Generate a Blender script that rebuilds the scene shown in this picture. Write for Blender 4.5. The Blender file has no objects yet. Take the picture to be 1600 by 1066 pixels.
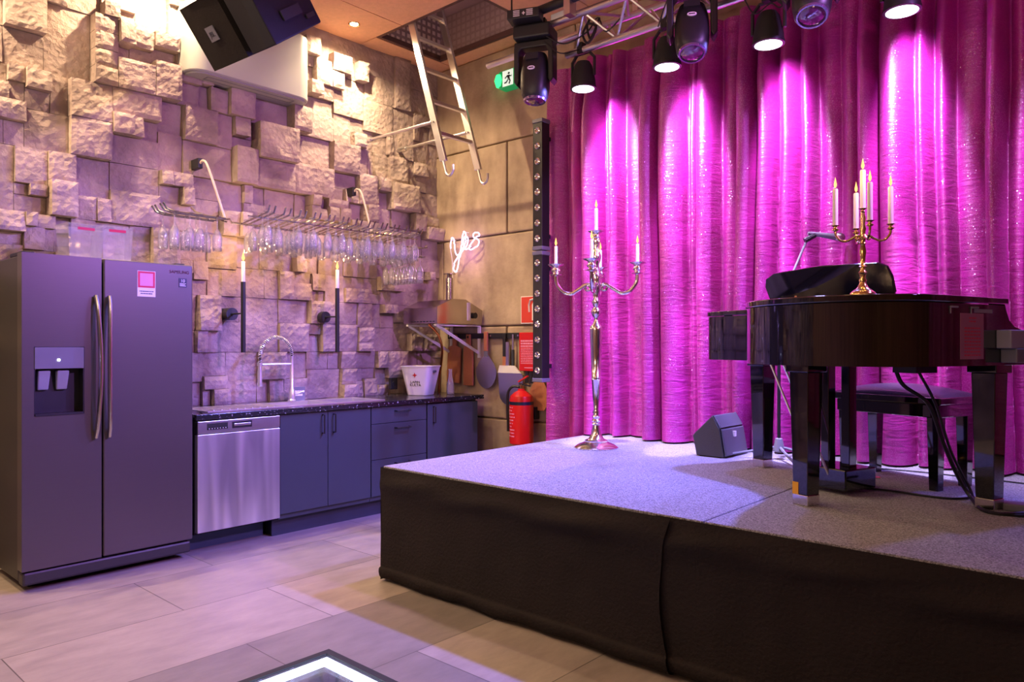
import bpy, bmesh, math, random
from mathutils import Vector, Matrix, noise
random.seed(7)
PI = math.pi
S = bpy.context.scene
COL = S.collection
V = Vector

# ------------------------------------------------------------------ materials
def nodes(name):
    m = bpy.data.materials.new(name); m.use_nodes = True
    nt = m.node_tree; nt.nodes.clear()
    out = nt.nodes.new('ShaderNodeOutputMaterial')
    return m, nt, out
def N(nt, typ, **kw):
    n = nt.nodes.new(typ)
    for k, v in kw.items():
        if k.startswith('i_'):
            n.inputs[k[2:].replace('_', ' ')].default_value = v
        else:
            setattr(n, k, v)
    return n
def rgba(c): return (c[0], c[1], c[2], 1)
def mat(name, col, rough=.5, metal=0., var=.12, vscale=8., bump=0., bscale=60., coat=0., sheen=0., emit=None, es=0., trans=0., stretch=None, spec=.5, sub=None):
    m, nt, out = nodes(name)
    p = N(nt, 'ShaderNodeBsdfPrincipled')
    p.inputs['Roughness'].default_value = rough
    p.inputs['Metallic'].default_value = metal
    p.inputs['Coat Weight'].default_value = coat
    p.inputs['Coat Roughness'].default_value = .03
    p.inputs['Sheen Weight'].default_value = sheen
    p.inputs['Transmission Weight'].default_value = trans
    p.inputs['Specular IOR Level'].default_value = spec
    tc = N(nt, 'ShaderNodeTexCoord'); mp = N(nt, 'ShaderNodeMapping')
    if stretch: mp.inputs['Scale'].default_value = stretch
    nt.links.new(tc.outputs['Object'], mp.inputs['Vector'])
    nz = N(nt, 'ShaderNodeTexNoise'); nz.inputs['Scale'].default_value = vscale; nz.inputs['Detail'].default_value = 4
    nt.links.new(mp.outputs['Vector'], nz.inputs['Vector'])
    mx = N(nt, 'ShaderNodeMix', data_type='RGBA')
    mx.inputs[6].default_value = rgba([max(0, c*(1-var)) for c in col]); mx.inputs[7].default_value = rgba([min(1, c*(1+var)) for c in col])
    nt.links.new(nz.outputs['Fac'], mx.inputs[0])
    nt.links.new(mx.outputs[2], p.inputs['Base Color'])
    if bump:
        b = N(nt, 'ShaderNodeBump'); b.inputs['Strength'].default_value = bump; b.inputs['Distance'].default_value = .01
        n2 = N(nt, 'ShaderNodeTexNoise'); n2.inputs['Scale'].default_value = bscale; n2.inputs['Detail'].default_value = 3
        nt.links.new(mp.outputs['Vector'], n2.inputs['Vector'])
        nt.links.new(n2.outputs['Fac'], b.inputs['Height']); nt.links.new(b.outputs['Normal'], p.inputs['Normal'])
    if emit:
        p.inputs['Emission Color'].default_value = rgba(emit); p.inputs['Emission Strength'].default_value = es
    nt.links.new(p.outputs[0], out.inputs[0])
    return m
def glass_mat(name, tint=(1, 1, 1), body=.05, gl=.9):
    # thin clear glass or clear plastic: transparent with fresnel gloss and a little body
    m, nt, out = nodes(name)
    tr = N(nt, 'ShaderNodeBsdfTransparent'); tr.inputs[0].default_value = rgba(tint)
    gs = N(nt, 'ShaderNodeBsdfGlossy'); gs.inputs['Roughness'].default_value = .04
    df = N(nt, 'ShaderNodeBsdfDiffuse'); df.inputs[0].default_value = (.9, .9, .95, 1)
    lw = N(nt, 'ShaderNodeLayerWeight'); lw.inputs['Blend'].default_value = .35
    nz = N(nt, 'ShaderNodeTexNoise'); nz.inputs['Scale'].default_value = 30
    a = N(nt, 'ShaderNodeMixShader'); b = N(nt, 'ShaderNodeMixShader')
    ml = N(nt, 'ShaderNodeMath', operation='MULTIPLY'); ml.inputs[1].default_value = body*2
    nt.links.new(nz.outputs['Fac'], ml.inputs[0])
    nt.links.new(ml.outputs[0], a.inputs[0]); nt.links.new(tr.outputs[0], a.inputs[1]); nt.links.new(df.outputs[0], a.inputs[2])
    m2 = N(nt, 'ShaderNodeMath', operation='MULTIPLY'); m2.inputs[1].default_value = gl
    nt.links.new(lw.outputs['Facing'], m2.inputs[0])
    nt.links.new(m2.outputs[0], b.inputs[0]); nt.links.new(a.outputs[0], b.inputs[1]); nt.links.new(gs.outputs[0], b.inputs[2])
    nt.links.new(b.outputs[0], out.inputs[0])
    return m
def emis(name, col, s):
    m, nt, out = nodes(name)
    e = N(nt, 'ShaderNodeEmission'); e.inputs[0].default_value = rgba(col); e.inputs[1].default_value = s
    nt.links.new(e.outputs[0], out.inputs[0]); return m
def srgb(r, g, b):
    f = lambda c: (c/255/12.92) if c/255 <= .04045 else ((c/255+.055)/1.055)**2.4
    return (f(r), f(g), f(b))

K = {}
K['black'] = mat('black_plastic', (.012, .012, .014), .45)
K['blackmatte'] = mat('black_matte', (.014, .013, .013), .75)
K['piano'] = mat('piano_lacquer', (.004, .004, .005), .06, coat=1., var=.02)
K['chrome'] = mat('chrome', (.82, .82, .84), .08, 1., var=.03)
K['steel'] = mat('brushed_steel', (.55, .54, .54), .3, 1., stretch=(1, 1, 40), vscale=14, var=.06, bump=.05, bscale=30)
K['alu'] = mat('aluminium', (.78, .77, .74), .32, 1., var=.05)
K['trussalu'] = mat('truss_aluminium', (.7, .68, .7), .3, 1., var=.08)
K['brass'] = mat('brass_gold', (.72, .50, .20), .16, 1., var=.08)
K['silver'] = mat('polished_silver', (.80, .76, .74), .14, 1., var=.06)
K['white'] = mat('white_plastic', (.78, .78, .76), .4, var=.04)
K['paper'] = mat('paper_white', (.82, .8, .8), .7, var=.03)
K['wax'] = mat('candle_wax', (.86, .8, .72), .5, var=.05)
K['flame'] = emis('candle_flame', (1., .55, .14), 2.6)
K['wick'] = mat('wick', (.02, .015, .01), .9)
K['red'] = mat('red_paint', srgb(200, 28, 24), .3, var=.06)
K['redsign'] = mat('red_sign', srgb(205, 60, 45), .5, var=.05)
K['wood'] = mat('board_wood', srgb(176, 112, 78), .55, stretch=(6, 6, .8), vscale=20, var=.25)
K['darkwood'] = mat('hatch_wood', srgb(84, 54, 48), .6, stretch=(1, 1, 6), vscale=9, var=.25)
K['cab'] = mat('cabinet_grey', srgb(60, 68, 74), .42, var=.05)
K['plinth'] = mat('cabinet_plinth', srgb(48, 54, 62), .5, var=.08)
K['plinth2'] = mat('dishwasher_plinth', srgb(58, 78, 92), .5, var=.08)
K['copper'] = mat('copper_pipe', (.75, .32, .12), .2, 1.)
K['cable'] = mat('cable_black', (.01, .01, .012), .5)
K['rubber'] = mat('rubber', (.015, .015, .016), .8)
K['glass'] = glass_mat('clear_glass', body=.09, gl=1.)
K['tub'] = glass_mat('clear_plastic', (.97, .96, .97), body=.10, gl=.9)
K['dwglass'] = mat('dark_display', (.008, .008, .01), .12, coat=.6)
K['fridge'] = mat('fridge_steel', (.115, .102, .094), .36, .5, stretch=(1, 1, 30), vscale=10, var=.05)
K['fridgeside'] = mat('fridge_side', (.035, .033, .03), .45)
K['fhandle'] = mat('fridge_handle', (.6, .58, .56), .25, 1.)
K['neon'] = emis('neon_tube', (.95, .62, 1.), 2.4)
K['led'] = emis('led_strip', (.72, .76, 1.), 14)
K['parlens'] = emis('par_lens', (.86, .9, 1.), 5)
K['lampdisc'] = emis('downlight_disc', (1., .8, .5), 50)
K['exitgreen'] = mat('exit_green', srgb(20, 140, 80), .4, emit=srgb(20, 150, 80), es=.6)
K['exitglow'] = emis('exit_lamp', srgb(60, 255, 130), 2.2)
K['exitwhite'] = mat('exit_white', (.85, .9, .85), .4, emit=(.8, 1, .85), es=.7)
K['mhlens'] = mat('moving_head_lens', (.10, .02, .10), .04, coat=1., spec=.9)
K['mhrim'] = mat('lens_rim', (.3, .2, .4), .12, .8)
K['pink'] = mat('pink_print', srgb(232, 150, 190), .6)
K['notice'] = mat('notice_paper', srgb(170, 110, 140), .7)
K['redprint'] = mat('red_print', srgb(212, 50, 80), .6)
K['ink'] = mat('ink', (.012, .012, .018), .6)
K['navy'] = mat('navy_label', srgb(14, 28, 52), .4)
K['clothblack'] = mat('stage_cloth', (.018, .0135, .013), .92, var=.25, vscale=5, bump=.5, bscale=70, spec=.2)
K['seat'] = mat('bench_leather', (.035, .035, .045), .28, coat=.3, bump=.12, bscale=120)
K['wedge'] = mat('wedge_grille', (.10, .10, .11), .5, bump=.3, bscale=260)
K['spk'] = mat('speaker_grille', (.012, .009, .007), .8, spec=.2, bump=.4, bscale=300)
K['spkbox'] = mat('speaker_box', (.009, .008, .01), .65, bump=.2, bscale=200, spec=.25)
K['osb'] = mat('ceiling_board', srgb(222, 172, 130), .75, var=.14, vscale=30, bump=.15, bscale=90)
K['ac'] = mat('air_unit_white', (.30, .30, .29), .4, var=.03)
K['gaffer2'] = mat('pale_grey_box', (.3, .3, .36), .5)
K['yellow'] = mat('yellow_tape', srgb(220, 160, 20), .6)
K['gaffer'] = mat('grey_box', (.16, .16, .19), .5)
K['sinksteel'] = mat('sink_steel', (.86, .84, .82), .3, .85, var=.05)
K['rod'] = mat('rack_rod', (.42, .38, .36), .22, 1.)
K['satin'] = mat('satin_chrome', (.85, .84, .86), .28, .8)
K['wedgebox'] = mat('wedge_box', (.05, .05, .056), .55, bump=.2, bscale=200)
K['tan'] = mat('tan_paint', (.55, .45, .38), .45)
K['oven'] = mat('oven_steel', (.50, .45, .42), .16, 1., var=.08)

def stone_mat():
    m, nt, out = nodes('chiseled_stone')
    p = N(nt, 'ShaderNodeBsdfPrincipled'); p.inputs['Roughness'].default_value = .9; p.inputs['Specular IOR Level'].default_value = .2
    tc = N(nt, 'ShaderNodeTexCoord')
    n1 = N(nt, 'ShaderNodeTexNoise'); n1.inputs['Scale'].default_value = 3.5; n1.inputs['Detail'].default_value = 6
    n2 = N(nt, 'ShaderNodeTexNoise'); n2.inputs['Scale'].default_value = 45; n2.inputs['Detail'].default_value = 6; n2.inputs['Distortion'].default_value = .6
    n3 = N(nt, 'ShaderNodeTexVoronoi'); n3.inputs['Scale'].default_value = 26
    for n in (n1, n2, n3): nt.links.new(tc.outputs['Object'], n.inputs['Vector'])
    r = N(nt, 'ShaderNodeValToRGB')
    r.color_ramp.elements[0].position = .3; r.color_ramp.elements[0].color = rgba(srgb(128, 112, 108))
    r.color_ramp.elements[1].position = .72; r.color_ramp.elements[1].color = rgba(srgb(186, 168, 156))
    nt.links.new(n1.outputs['Fac'], r.inputs[0]); nt.links.new(r.outputs[0], p.inputs['Base Color'])
    ad = N(nt, 'ShaderNodeMath', operation='ADD'); nt.links.new(n2.outputs['Fac'], ad.inputs[0]); nt.links.new(n3.outputs['Distance'], ad.inputs[1])
    b = N(nt, 'ShaderNodeBump'); b.inputs['Strength'].default_value = .55; b.inputs['Distance'].default_value = .012
    nt.links.new(ad.outputs[0], b.inputs['Height']); nt.links.new(b.outputs[0], p.inputs['Normal'])
    nt.links.new(p.outputs[0], out.inputs[0]); return m
def concrete_mat():
    m, nt, out = nodes('cast_concrete')
    p = N(nt, 'ShaderNodeBsdfPrincipled'); p.inputs['Roughness'].default_value = .85; p.inputs['Specular IOR Level'].default_value = .25
    tc = N(nt, 'ShaderNodeTexCoord')
    n1 = N(nt, 'ShaderNodeTexNoise'); n1.inputs['Scale'].default_value = 1.8; n1.inputs['Detail'].default_value = 8; n1.inputs['Roughness'].default_value = .65
    mp = N(nt, 'ShaderNodeMapping'); mp.inputs['Scale'].default_value = (2.2, 2.2, .9)
    n2 = N(nt, 'ShaderNodeTexNoise'); n2.inputs['Scale'].default_value = 2.2; n2.inputs['Detail'].default_value = 6
    nt.links.new(tc.outputs['Object'], n1.inputs['Vector']); nt.links.new(tc.outputs['Object'], mp.inputs[0]); nt.links.new(mp.outputs[0], n2.inputs['Vector'])
    ad = N(nt, 'ShaderNodeMath', operation='ADD'); nt.links.new(n1.outputs['Fac'], ad.inputs[0]); nt.links.new(n2.outputs['Fac'], ad.inputs[1])
    r = N(nt, 'ShaderNodeValToRGB')
    r.color_ramp.elements[0].position = .34; r.color_ramp.elements[0].color = rgba(srgb(132, 114, 98))
    r.color_ramp.elements[1].position = .62; r.color_ramp.elements[1].color = rgba(srgb(192, 172, 146))
    ml = N(nt, 'ShaderNodeMath', operation='MULTIPLY'); ml.inputs[1].default_value = .5
    nt.links.new(ad.outputs[0], ml.inputs[0]); nt.links.new(ml.outputs[0], r.inputs[0]); nt.links.new(r.outputs[0], p.inputs['Base Color'])
    b = N(nt, 'ShaderNodeBump'); b.inputs['Strength'].default_value = .3; b.inputs['Distance'].default_value = .01
    n3 = N(nt, 'ShaderNodeTexNoise'); n3.inputs['Scale'].default_value = 25; n3.inputs['Detail'].default_value = 6
    nt.links.new(tc.outputs['Object'], n3.inputs['Vector']); nt.links.new(n3.outputs['Fac'], b.inputs['Height']); nt.links.new(b.outputs[0], p.inputs['Normal'])
    nt.links.new(p.outputs[0], out.inputs[0]); return m
def floor_mat():
    m, nt, out = nodes('stone_floor_tiles')
    p = N(nt, 'ShaderNodeBsdfPrincipled'); p.inputs['Specular IOR Level'].default_value = .4
    tc = N(nt, 'ShaderNodeTexCoord'); sp = N(nt, 'ShaderNodeSeparateXYZ'); cb = N(nt, 'ShaderNodeCombineXYZ')
    nt.links.new(tc.outputs['Object'], sp.inputs[0])
    ax = N(nt, 'ShaderNodeMath', operation='ADD'); ax.inputs[1].default_value = -2.06+12; ay = N(nt, 'ShaderNodeMath', operation='ADD'); ay.inputs[1].default_value = 3.0+6.1
    nt.links.new(sp.outputs['Y'], ax.inputs[0]); nt.links.new(sp.outputs['X'], ay.inputs[0])
    nt.links.new(ax.outputs[0], cb.inputs[0]); nt.links.new(ay.outputs[0], cb.inputs[1])
    br = N(nt, 'ShaderNodeTexBrick'); br.inputs['Scale'].default_value = 1; br.inputs['Brick Width'].default_value = 1.2; br.inputs['Row Height'].default_value = .61
    br.inputs['Mortar Size'].default_value = .0025; br.inputs['Mortar Smooth'].default_value = .2; br.offset = .37; br.inputs['Bias'].default_value = 0
    br.inputs['Color1'].default_value = rgba(srgb(122, 114, 110)); br.inputs['Color2'].default_value = rgba(srgb(160, 148, 140)); br.inputs['Mortar'].default_value = rgba(srgb(84, 76, 72))
    nt.links.new(cb.outputs[0], br.inputs['Vector'])
    mp = N(nt, 'ShaderNodeMapping'); mp.inputs['Scale'].default_value = (5, 1.6, 1)
    nt.links.new(tc.outputs['Object'], mp.inputs[0])
    n1 = N(nt, 'ShaderNodeTexNoise'); n1.inputs['Scale'].default_value = 2.2; n1.inputs['Detail'].default_value = 9; n1.inputs['Roughness'].default_value = .7
    nt.links.new(mp.outputs[0], n1.inputs['Vector'])
    r = N(nt, 'ShaderNodeValToRGB'); r.color_ramp.elements[0].position = .3; r.color_ramp.elements[0].color = (.76, .74, .74, 1); r.color_ramp.elements[1].position = .7; r.color_ramp.elements[1].color = (1.12, 1.1, 1.08, 1)
    nt.links.new(n1.outputs['Fac'], r.inputs[0])
    mx = N(nt, 'ShaderNodeMix', data_type='RGBA', blend_type='MULTIPLY'); mx.inputs[0].default_value = 1
    nt.links.new(br.outputs['Color'], mx.inputs[6]); nt.links.new(r.outputs[0], mx.inputs[7]); nt.links.new(mx.outputs[2], p.inputs['Base Color'])
    rr = N(nt, 'ShaderNodeMapRange'); rr.inputs['To Min'].default_value = .38; rr.inputs['To Max'].default_value = .6
    nt.links.new(n1.outputs['Fac'], rr.inputs['Value']); nt.links.new(rr.outputs[0], p.inputs['Roughness'])
    b = N(nt, 'ShaderNodeBump'); b.inputs['Strength'].default_value = .25; b.inputs['Distance'].default_value = .004
    sb = N(nt, 'ShaderNodeMath', operation='SUBTRACT'); nt.links.new(n1.outputs['Fac'], sb.inputs[0]); nt.links.new(br.outputs['Fac'], sb.inputs[1])
    nt.links.new(sb.outputs[0], b.inputs['Height']); nt.links.new(b.outputs[0], p.inputs['Normal'])
    nt.links.new(p.outputs[0], out.inputs[0]); return m
def carpet_mat():
    m, nt, out = nodes('stage_carpet')
    p = N(nt, 'ShaderNodeBsdfPrincipled'); p.inputs['Roughness'].default_value = .95; p.inputs['Specular IOR Level'].default_value = .1; p.inputs['Sheen Weight'].default_value = .2
    tc = N(nt, 'ShaderNodeTexCoord'); n1 = N(nt, 'ShaderNodeTexNoise'); n1.inputs['Scale'].default_value = 190; n1.inputs['Detail'].default_value = 3
    n2 = N(nt, 'ShaderNodeTexNoise'); n2.inputs['Scale'].default_value = 2.
    for n in (n1, n2): nt.links.new(tc.outputs['Object'], n.inputs['Vector'])
    r = N(nt, 'ShaderNodeValToRGB'); r.color_ramp.elements[0].position = .36; r.color_ramp.elements[0].color = rgba(srgb(88, 86, 94)); r.color_ramp.elements[1].position = .66; r.color_ramp.elements[1].color = rgba(srgb(168, 166, 176))
    nt.links.new(n1.outputs['Fac'], r.inputs[0]); nt.links.new(r.outputs[0], p.inputs['Base Color'])
    b = N(nt, 'ShaderNodeBump'); b.inputs['Strength'].default_value = .6; b.inputs['Distance'].default_value = .006
    nt.links.new(n1.outputs['Fac'], b.inputs['Height']); nt.links.new(b.outputs[0], p.inputs['Normal'])
    nt.links.new(p.outputs[0], out.inputs[0]); return m
def curtain_mat():
    m, nt, out = nodes('magenta_sequin_velvet')
    tc = N(nt, 'ShaderNodeTexCoord')
    p = N(nt, 'ShaderNodeBsdfPrincipled'); p.inputs['Roughness'].default_value = .5; p.inputs['Sheen Weight'].default_value = .06; p.inputs['Sheen Roughness'].default_value = .35
    p.inputs['Sheen Tint'].default_value = (1., .5, 1., 1); p.inputs['Specular IOR Level'].default_value = .3; p.inputs['Specular Tint'].default_value = (1., .45, .9, 1)
    n1 = N(nt, 'ShaderNodeTexNoise'); n1.inputs['Scale'].default_value = 5; n1.inputs['Detail'].default_value = 5
    nt.links.new(tc.outputs['Object'], n1.inputs['Vector'])
    r = N(nt, 'ShaderNodeValToRGB'); r.color_ramp.elements[0].position = .3; r.color_ramp.elements[0].color = (.30, .003, .17, 1); r.color_ramp.elements[1].position = .7; r.color_ramp.elements[1].color = (.46, .005, .29, 1)
    nt.links.new(n1.outputs['Fac'], r.inputs[0]); nt.links.new(r.outputs[0], p.inputs['Base Color'])
    # crushed horizontal wrinkles
    mp = N(nt, 'ShaderNodeMapping'); mp.inputs['Scale'].default_value = (7, 7, 34)
    nt.links.new(tc.outputs['Object'], mp.inputs[0])
    n2 = N(nt, 'ShaderNodeTexNoise'); n2.inputs['Scale'].default_value = 1.; n2.inputs['Detail'].default_value = 5; n2.inputs['Distortion'].default_value = .8
    nt.links.new(mp.outputs[0], n2.inputs['Vector'])
    b = N(nt, 'ShaderNodeBump'); b.inputs['Strength'].default_value = .45; b.inputs['Distance'].default_value = .012
    nt.links.new(n2.outputs['Fac'], b.inputs['Height']); nt.links.new(b.outputs[0], p.inputs['Normal'])
    # sequins: small mirrors with their own tilt
    vo = N(nt, 'ShaderNodeTexVoronoi'); vo.inputs['Scale'].default_value = 150
    nt.links.new(tc.outputs['Object'], vo.inputs['Vector'])
    sub = N(nt, 'ShaderNodeVectorMath', operation='SUBTRACT'); sub.inputs[1].default_value = (.5, .5, .5)
    nt.links.new(vo.outputs['Color'], sub.inputs[0])
    sc = N(nt, 'ShaderNodeVectorMath', operation='SCALE'); sc.inputs['Scale'].default_value = .9
    nt.links.new(sub.outputs[0], sc.inputs[0])
    geo = N(nt, 'ShaderNodeNewGeometry')
    ad = N(nt, 'ShaderNodeVectorMath', operation='ADD'); nt.links.new(geo.outputs['Normal'], ad.inputs[0]); nt.links.new(sc.outputs[0], ad.inputs[1])
    nm = N(nt, 'ShaderNodeVectorMath', operation='NORMALIZE'); nt.links.new(ad.outputs[0], nm.inputs[0])
    g = N(nt, 'ShaderNodeBsdfGlossy'); g.inputs['Roughness'].default_value = .28; g.inputs[0].default_value = (1., .75, 1., 1)
    nt.links.new(nm.outputs[0], g.inputs['Normal'])
    lt = N(nt, 'ShaderNodeMath', operation='LESS_THAN'); lt.inputs[1].default_value = .36; nt.links.new(vo.outputs['Distance'], lt.inputs[0])
    n4 = N(nt, 'ShaderNodeTexNoise'); n4.inputs['Scale'].default_value = 2.4; nt.links.new(tc.outputs['Object'], n4.inputs['Vector'])
    mr = N(nt, 'ShaderNodeMapRange'); mr.inputs['From Min'].default_value = .35; mr.inputs['From Max'].default_value = .7; mr.inputs['To Min'].default_value = .03; mr.inputs['To Max'].default_value = .3
    nt.links.new(n4.outputs['Fac'], mr.inputs['Value'])
    ml = N(nt, 'ShaderNodeMath', operation='MULTIPLY'); nt.links.new(lt.outputs[0], ml.inputs[0]); nt.links.new(mr.outputs[0], ml.inputs[1])
    lu = N(nt, 'ShaderNodeBsdfGlossy'); lu.inputs['Roughness'].default_value = .52; lu.inputs[0].default_value = (1., .78, 1., 1); nt.links.new(b.outputs['Normal'], lu.inputs['Normal'])
    ml2 = N(nt, 'ShaderNodeMixShader'); ml2.inputs[0].default_value = .09; nt.links.new(p.outputs[0], ml2.inputs[1]); nt.links.new(lu.outputs[0], ml2.inputs[2])
    mx = N(nt, 'ShaderNodeMixShader'); nt.links.new(ml.outputs[0], mx.inputs[0]); nt.links.new(ml2.outputs[0], mx.inputs[1]); nt.links.new(g.outputs[0], mx.inputs[2])
    nt.links.new(mx.outputs[0], out.inputs[0]); return m
def worktop_mat():
    m, nt, out = nodes('speckled_worktop')
    p = N(nt, 'ShaderNodeBsdfPrincipled'); p.inputs['Roughness'].default_value = .18
    tc = N(nt, 'ShaderNodeTexCoord'); v = N(nt, 'ShaderNodeTexNoise'); v.inputs['Scale'].default_value = 60; v.inputs['Detail'].default_value = 2
    nt.links.new(tc.outputs['Object'], v.inputs['Vector'])
    r = N(nt, 'ShaderNodeValToRGB'); r.color_ramp.elements[0].position = .62; r.color_ramp.elements[0].color = (.012, .012, .014, 1); r.color_ramp.elements[1].position = .72; r.color_ramp.elements[1].color = (.4, .4, .42, 1)
    nt.links.new(v.outputs['Fac'], r.inputs[0]); nt.links.new(r.outputs[0], p.inputs['Base Color']); nt.links.new(p.outputs[0], out.inputs[0]); return m
def plate_mat():
    m, nt, out = nodes('diamond_plate')
    p = N(nt, 'ShaderNodeBsdfPrincipled'); p.inputs['Metallic'].default_value = .15; p.inputs['Roughness'].default_value = .45
    tc = N(nt, 'ShaderNodeTexCoord'); mp = N(nt, 'ShaderNodeMapping'); mp.inputs['Rotation'].default_value = (0, 0, 0)
    nt.links.new(tc.outputs['Object'], mp.inputs[0])
    c = N(nt, 'ShaderNodeTexChecker'); c.inputs['Scale'].default_value = 26
    nt.links.new(mp.outputs[0], c.inputs['Vector'])
    vo = N(nt, 'ShaderNodeTexVoronoi', feature='F1', distance='CHEBYCHEV'); vo.inputs['Scale'].default_value = 17; vo.inputs['Randomness'].default_value = 0
    nt.links.new(mp.outputs[0], vo.inputs['Vector'])
    r = N(nt, 'ShaderNodeValToRGB'); r.color_ramp.elements[0].position = .24; r.color_ramp.elements[0].color = rgba(srgb(226, 208, 198)); r.color_ramp.elements[1].position = .33; r.color_ramp.elements[1].color = rgba(srgb(150, 126, 124))
    nt.links.new(vo.outputs['Distance'], r.inputs[0]); nt.links.new(r.outputs[0], p.inputs['Base Color'])
    b = N(nt, 'ShaderNodeBump', invert=True); b.inputs['Strength'].default_value = .8; b.inputs['Distance'].default_value = .01
    nt.links.new(vo.outputs['Distance'], b.inputs['Height']); nt.links.new(b.outputs[0], p.inputs['Normal'])
    nt.links.new(p.outputs[0], out.inputs[0]); return m
def dw_mat():
    # horizontally brushed steel panel, slightly wavy, curved reflection bands also painted into the colour
    m, nt, out = nodes('dishwasher_steel')
    p = N(nt, 'ShaderNodeBsdfPrincipled'); p.inputs['Metallic'].default_value = .72; p.inputs['Roughness'].default_value = .36; p.inputs['Base Color'].default_value = (.62, .61, .63, 1); p.inputs['Anisotropic'].default_value = .6
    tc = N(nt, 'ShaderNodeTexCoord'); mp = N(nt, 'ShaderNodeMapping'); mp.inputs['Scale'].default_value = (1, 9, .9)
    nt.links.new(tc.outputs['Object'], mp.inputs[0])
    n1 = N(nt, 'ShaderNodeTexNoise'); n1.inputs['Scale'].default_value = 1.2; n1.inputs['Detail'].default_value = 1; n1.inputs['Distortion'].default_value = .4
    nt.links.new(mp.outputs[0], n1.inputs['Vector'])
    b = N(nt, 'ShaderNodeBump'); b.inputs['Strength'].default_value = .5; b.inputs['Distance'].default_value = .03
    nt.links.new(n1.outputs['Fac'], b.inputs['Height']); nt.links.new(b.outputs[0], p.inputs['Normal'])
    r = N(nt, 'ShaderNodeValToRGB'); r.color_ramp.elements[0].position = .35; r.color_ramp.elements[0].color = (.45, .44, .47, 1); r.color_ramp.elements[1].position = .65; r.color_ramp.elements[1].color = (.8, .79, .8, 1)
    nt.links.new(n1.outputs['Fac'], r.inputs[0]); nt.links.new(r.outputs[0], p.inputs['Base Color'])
    nt.links.new(p.outputs[0], out.inputs[0]); return m
K['stone'] = stone_mat(); K['concrete'] = concrete_mat(); K['floor'] = floor_mat(); K['carpet'] = carpet_mat(); K['curtain'] = curtain_mat()
K['worktop'] = worktop_mat(); K['plate'] = plate_mat(); K['dw'] = dw_mat()
K['pit'] = mat('pit_rock', (.10, .10, .12), .6, var=.5, vscale=6, bump=.6, bscale=9)
K['floorglass'] = glass_mat('floor_glass', (.75, .8, .85), body=.03, gl=.5)
K['darkwall'] = mat('far_wall', srgb(150, 112, 84), .8, var=.75, vscale=3.2, stretch=(2.4, 2.4, .35))

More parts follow.
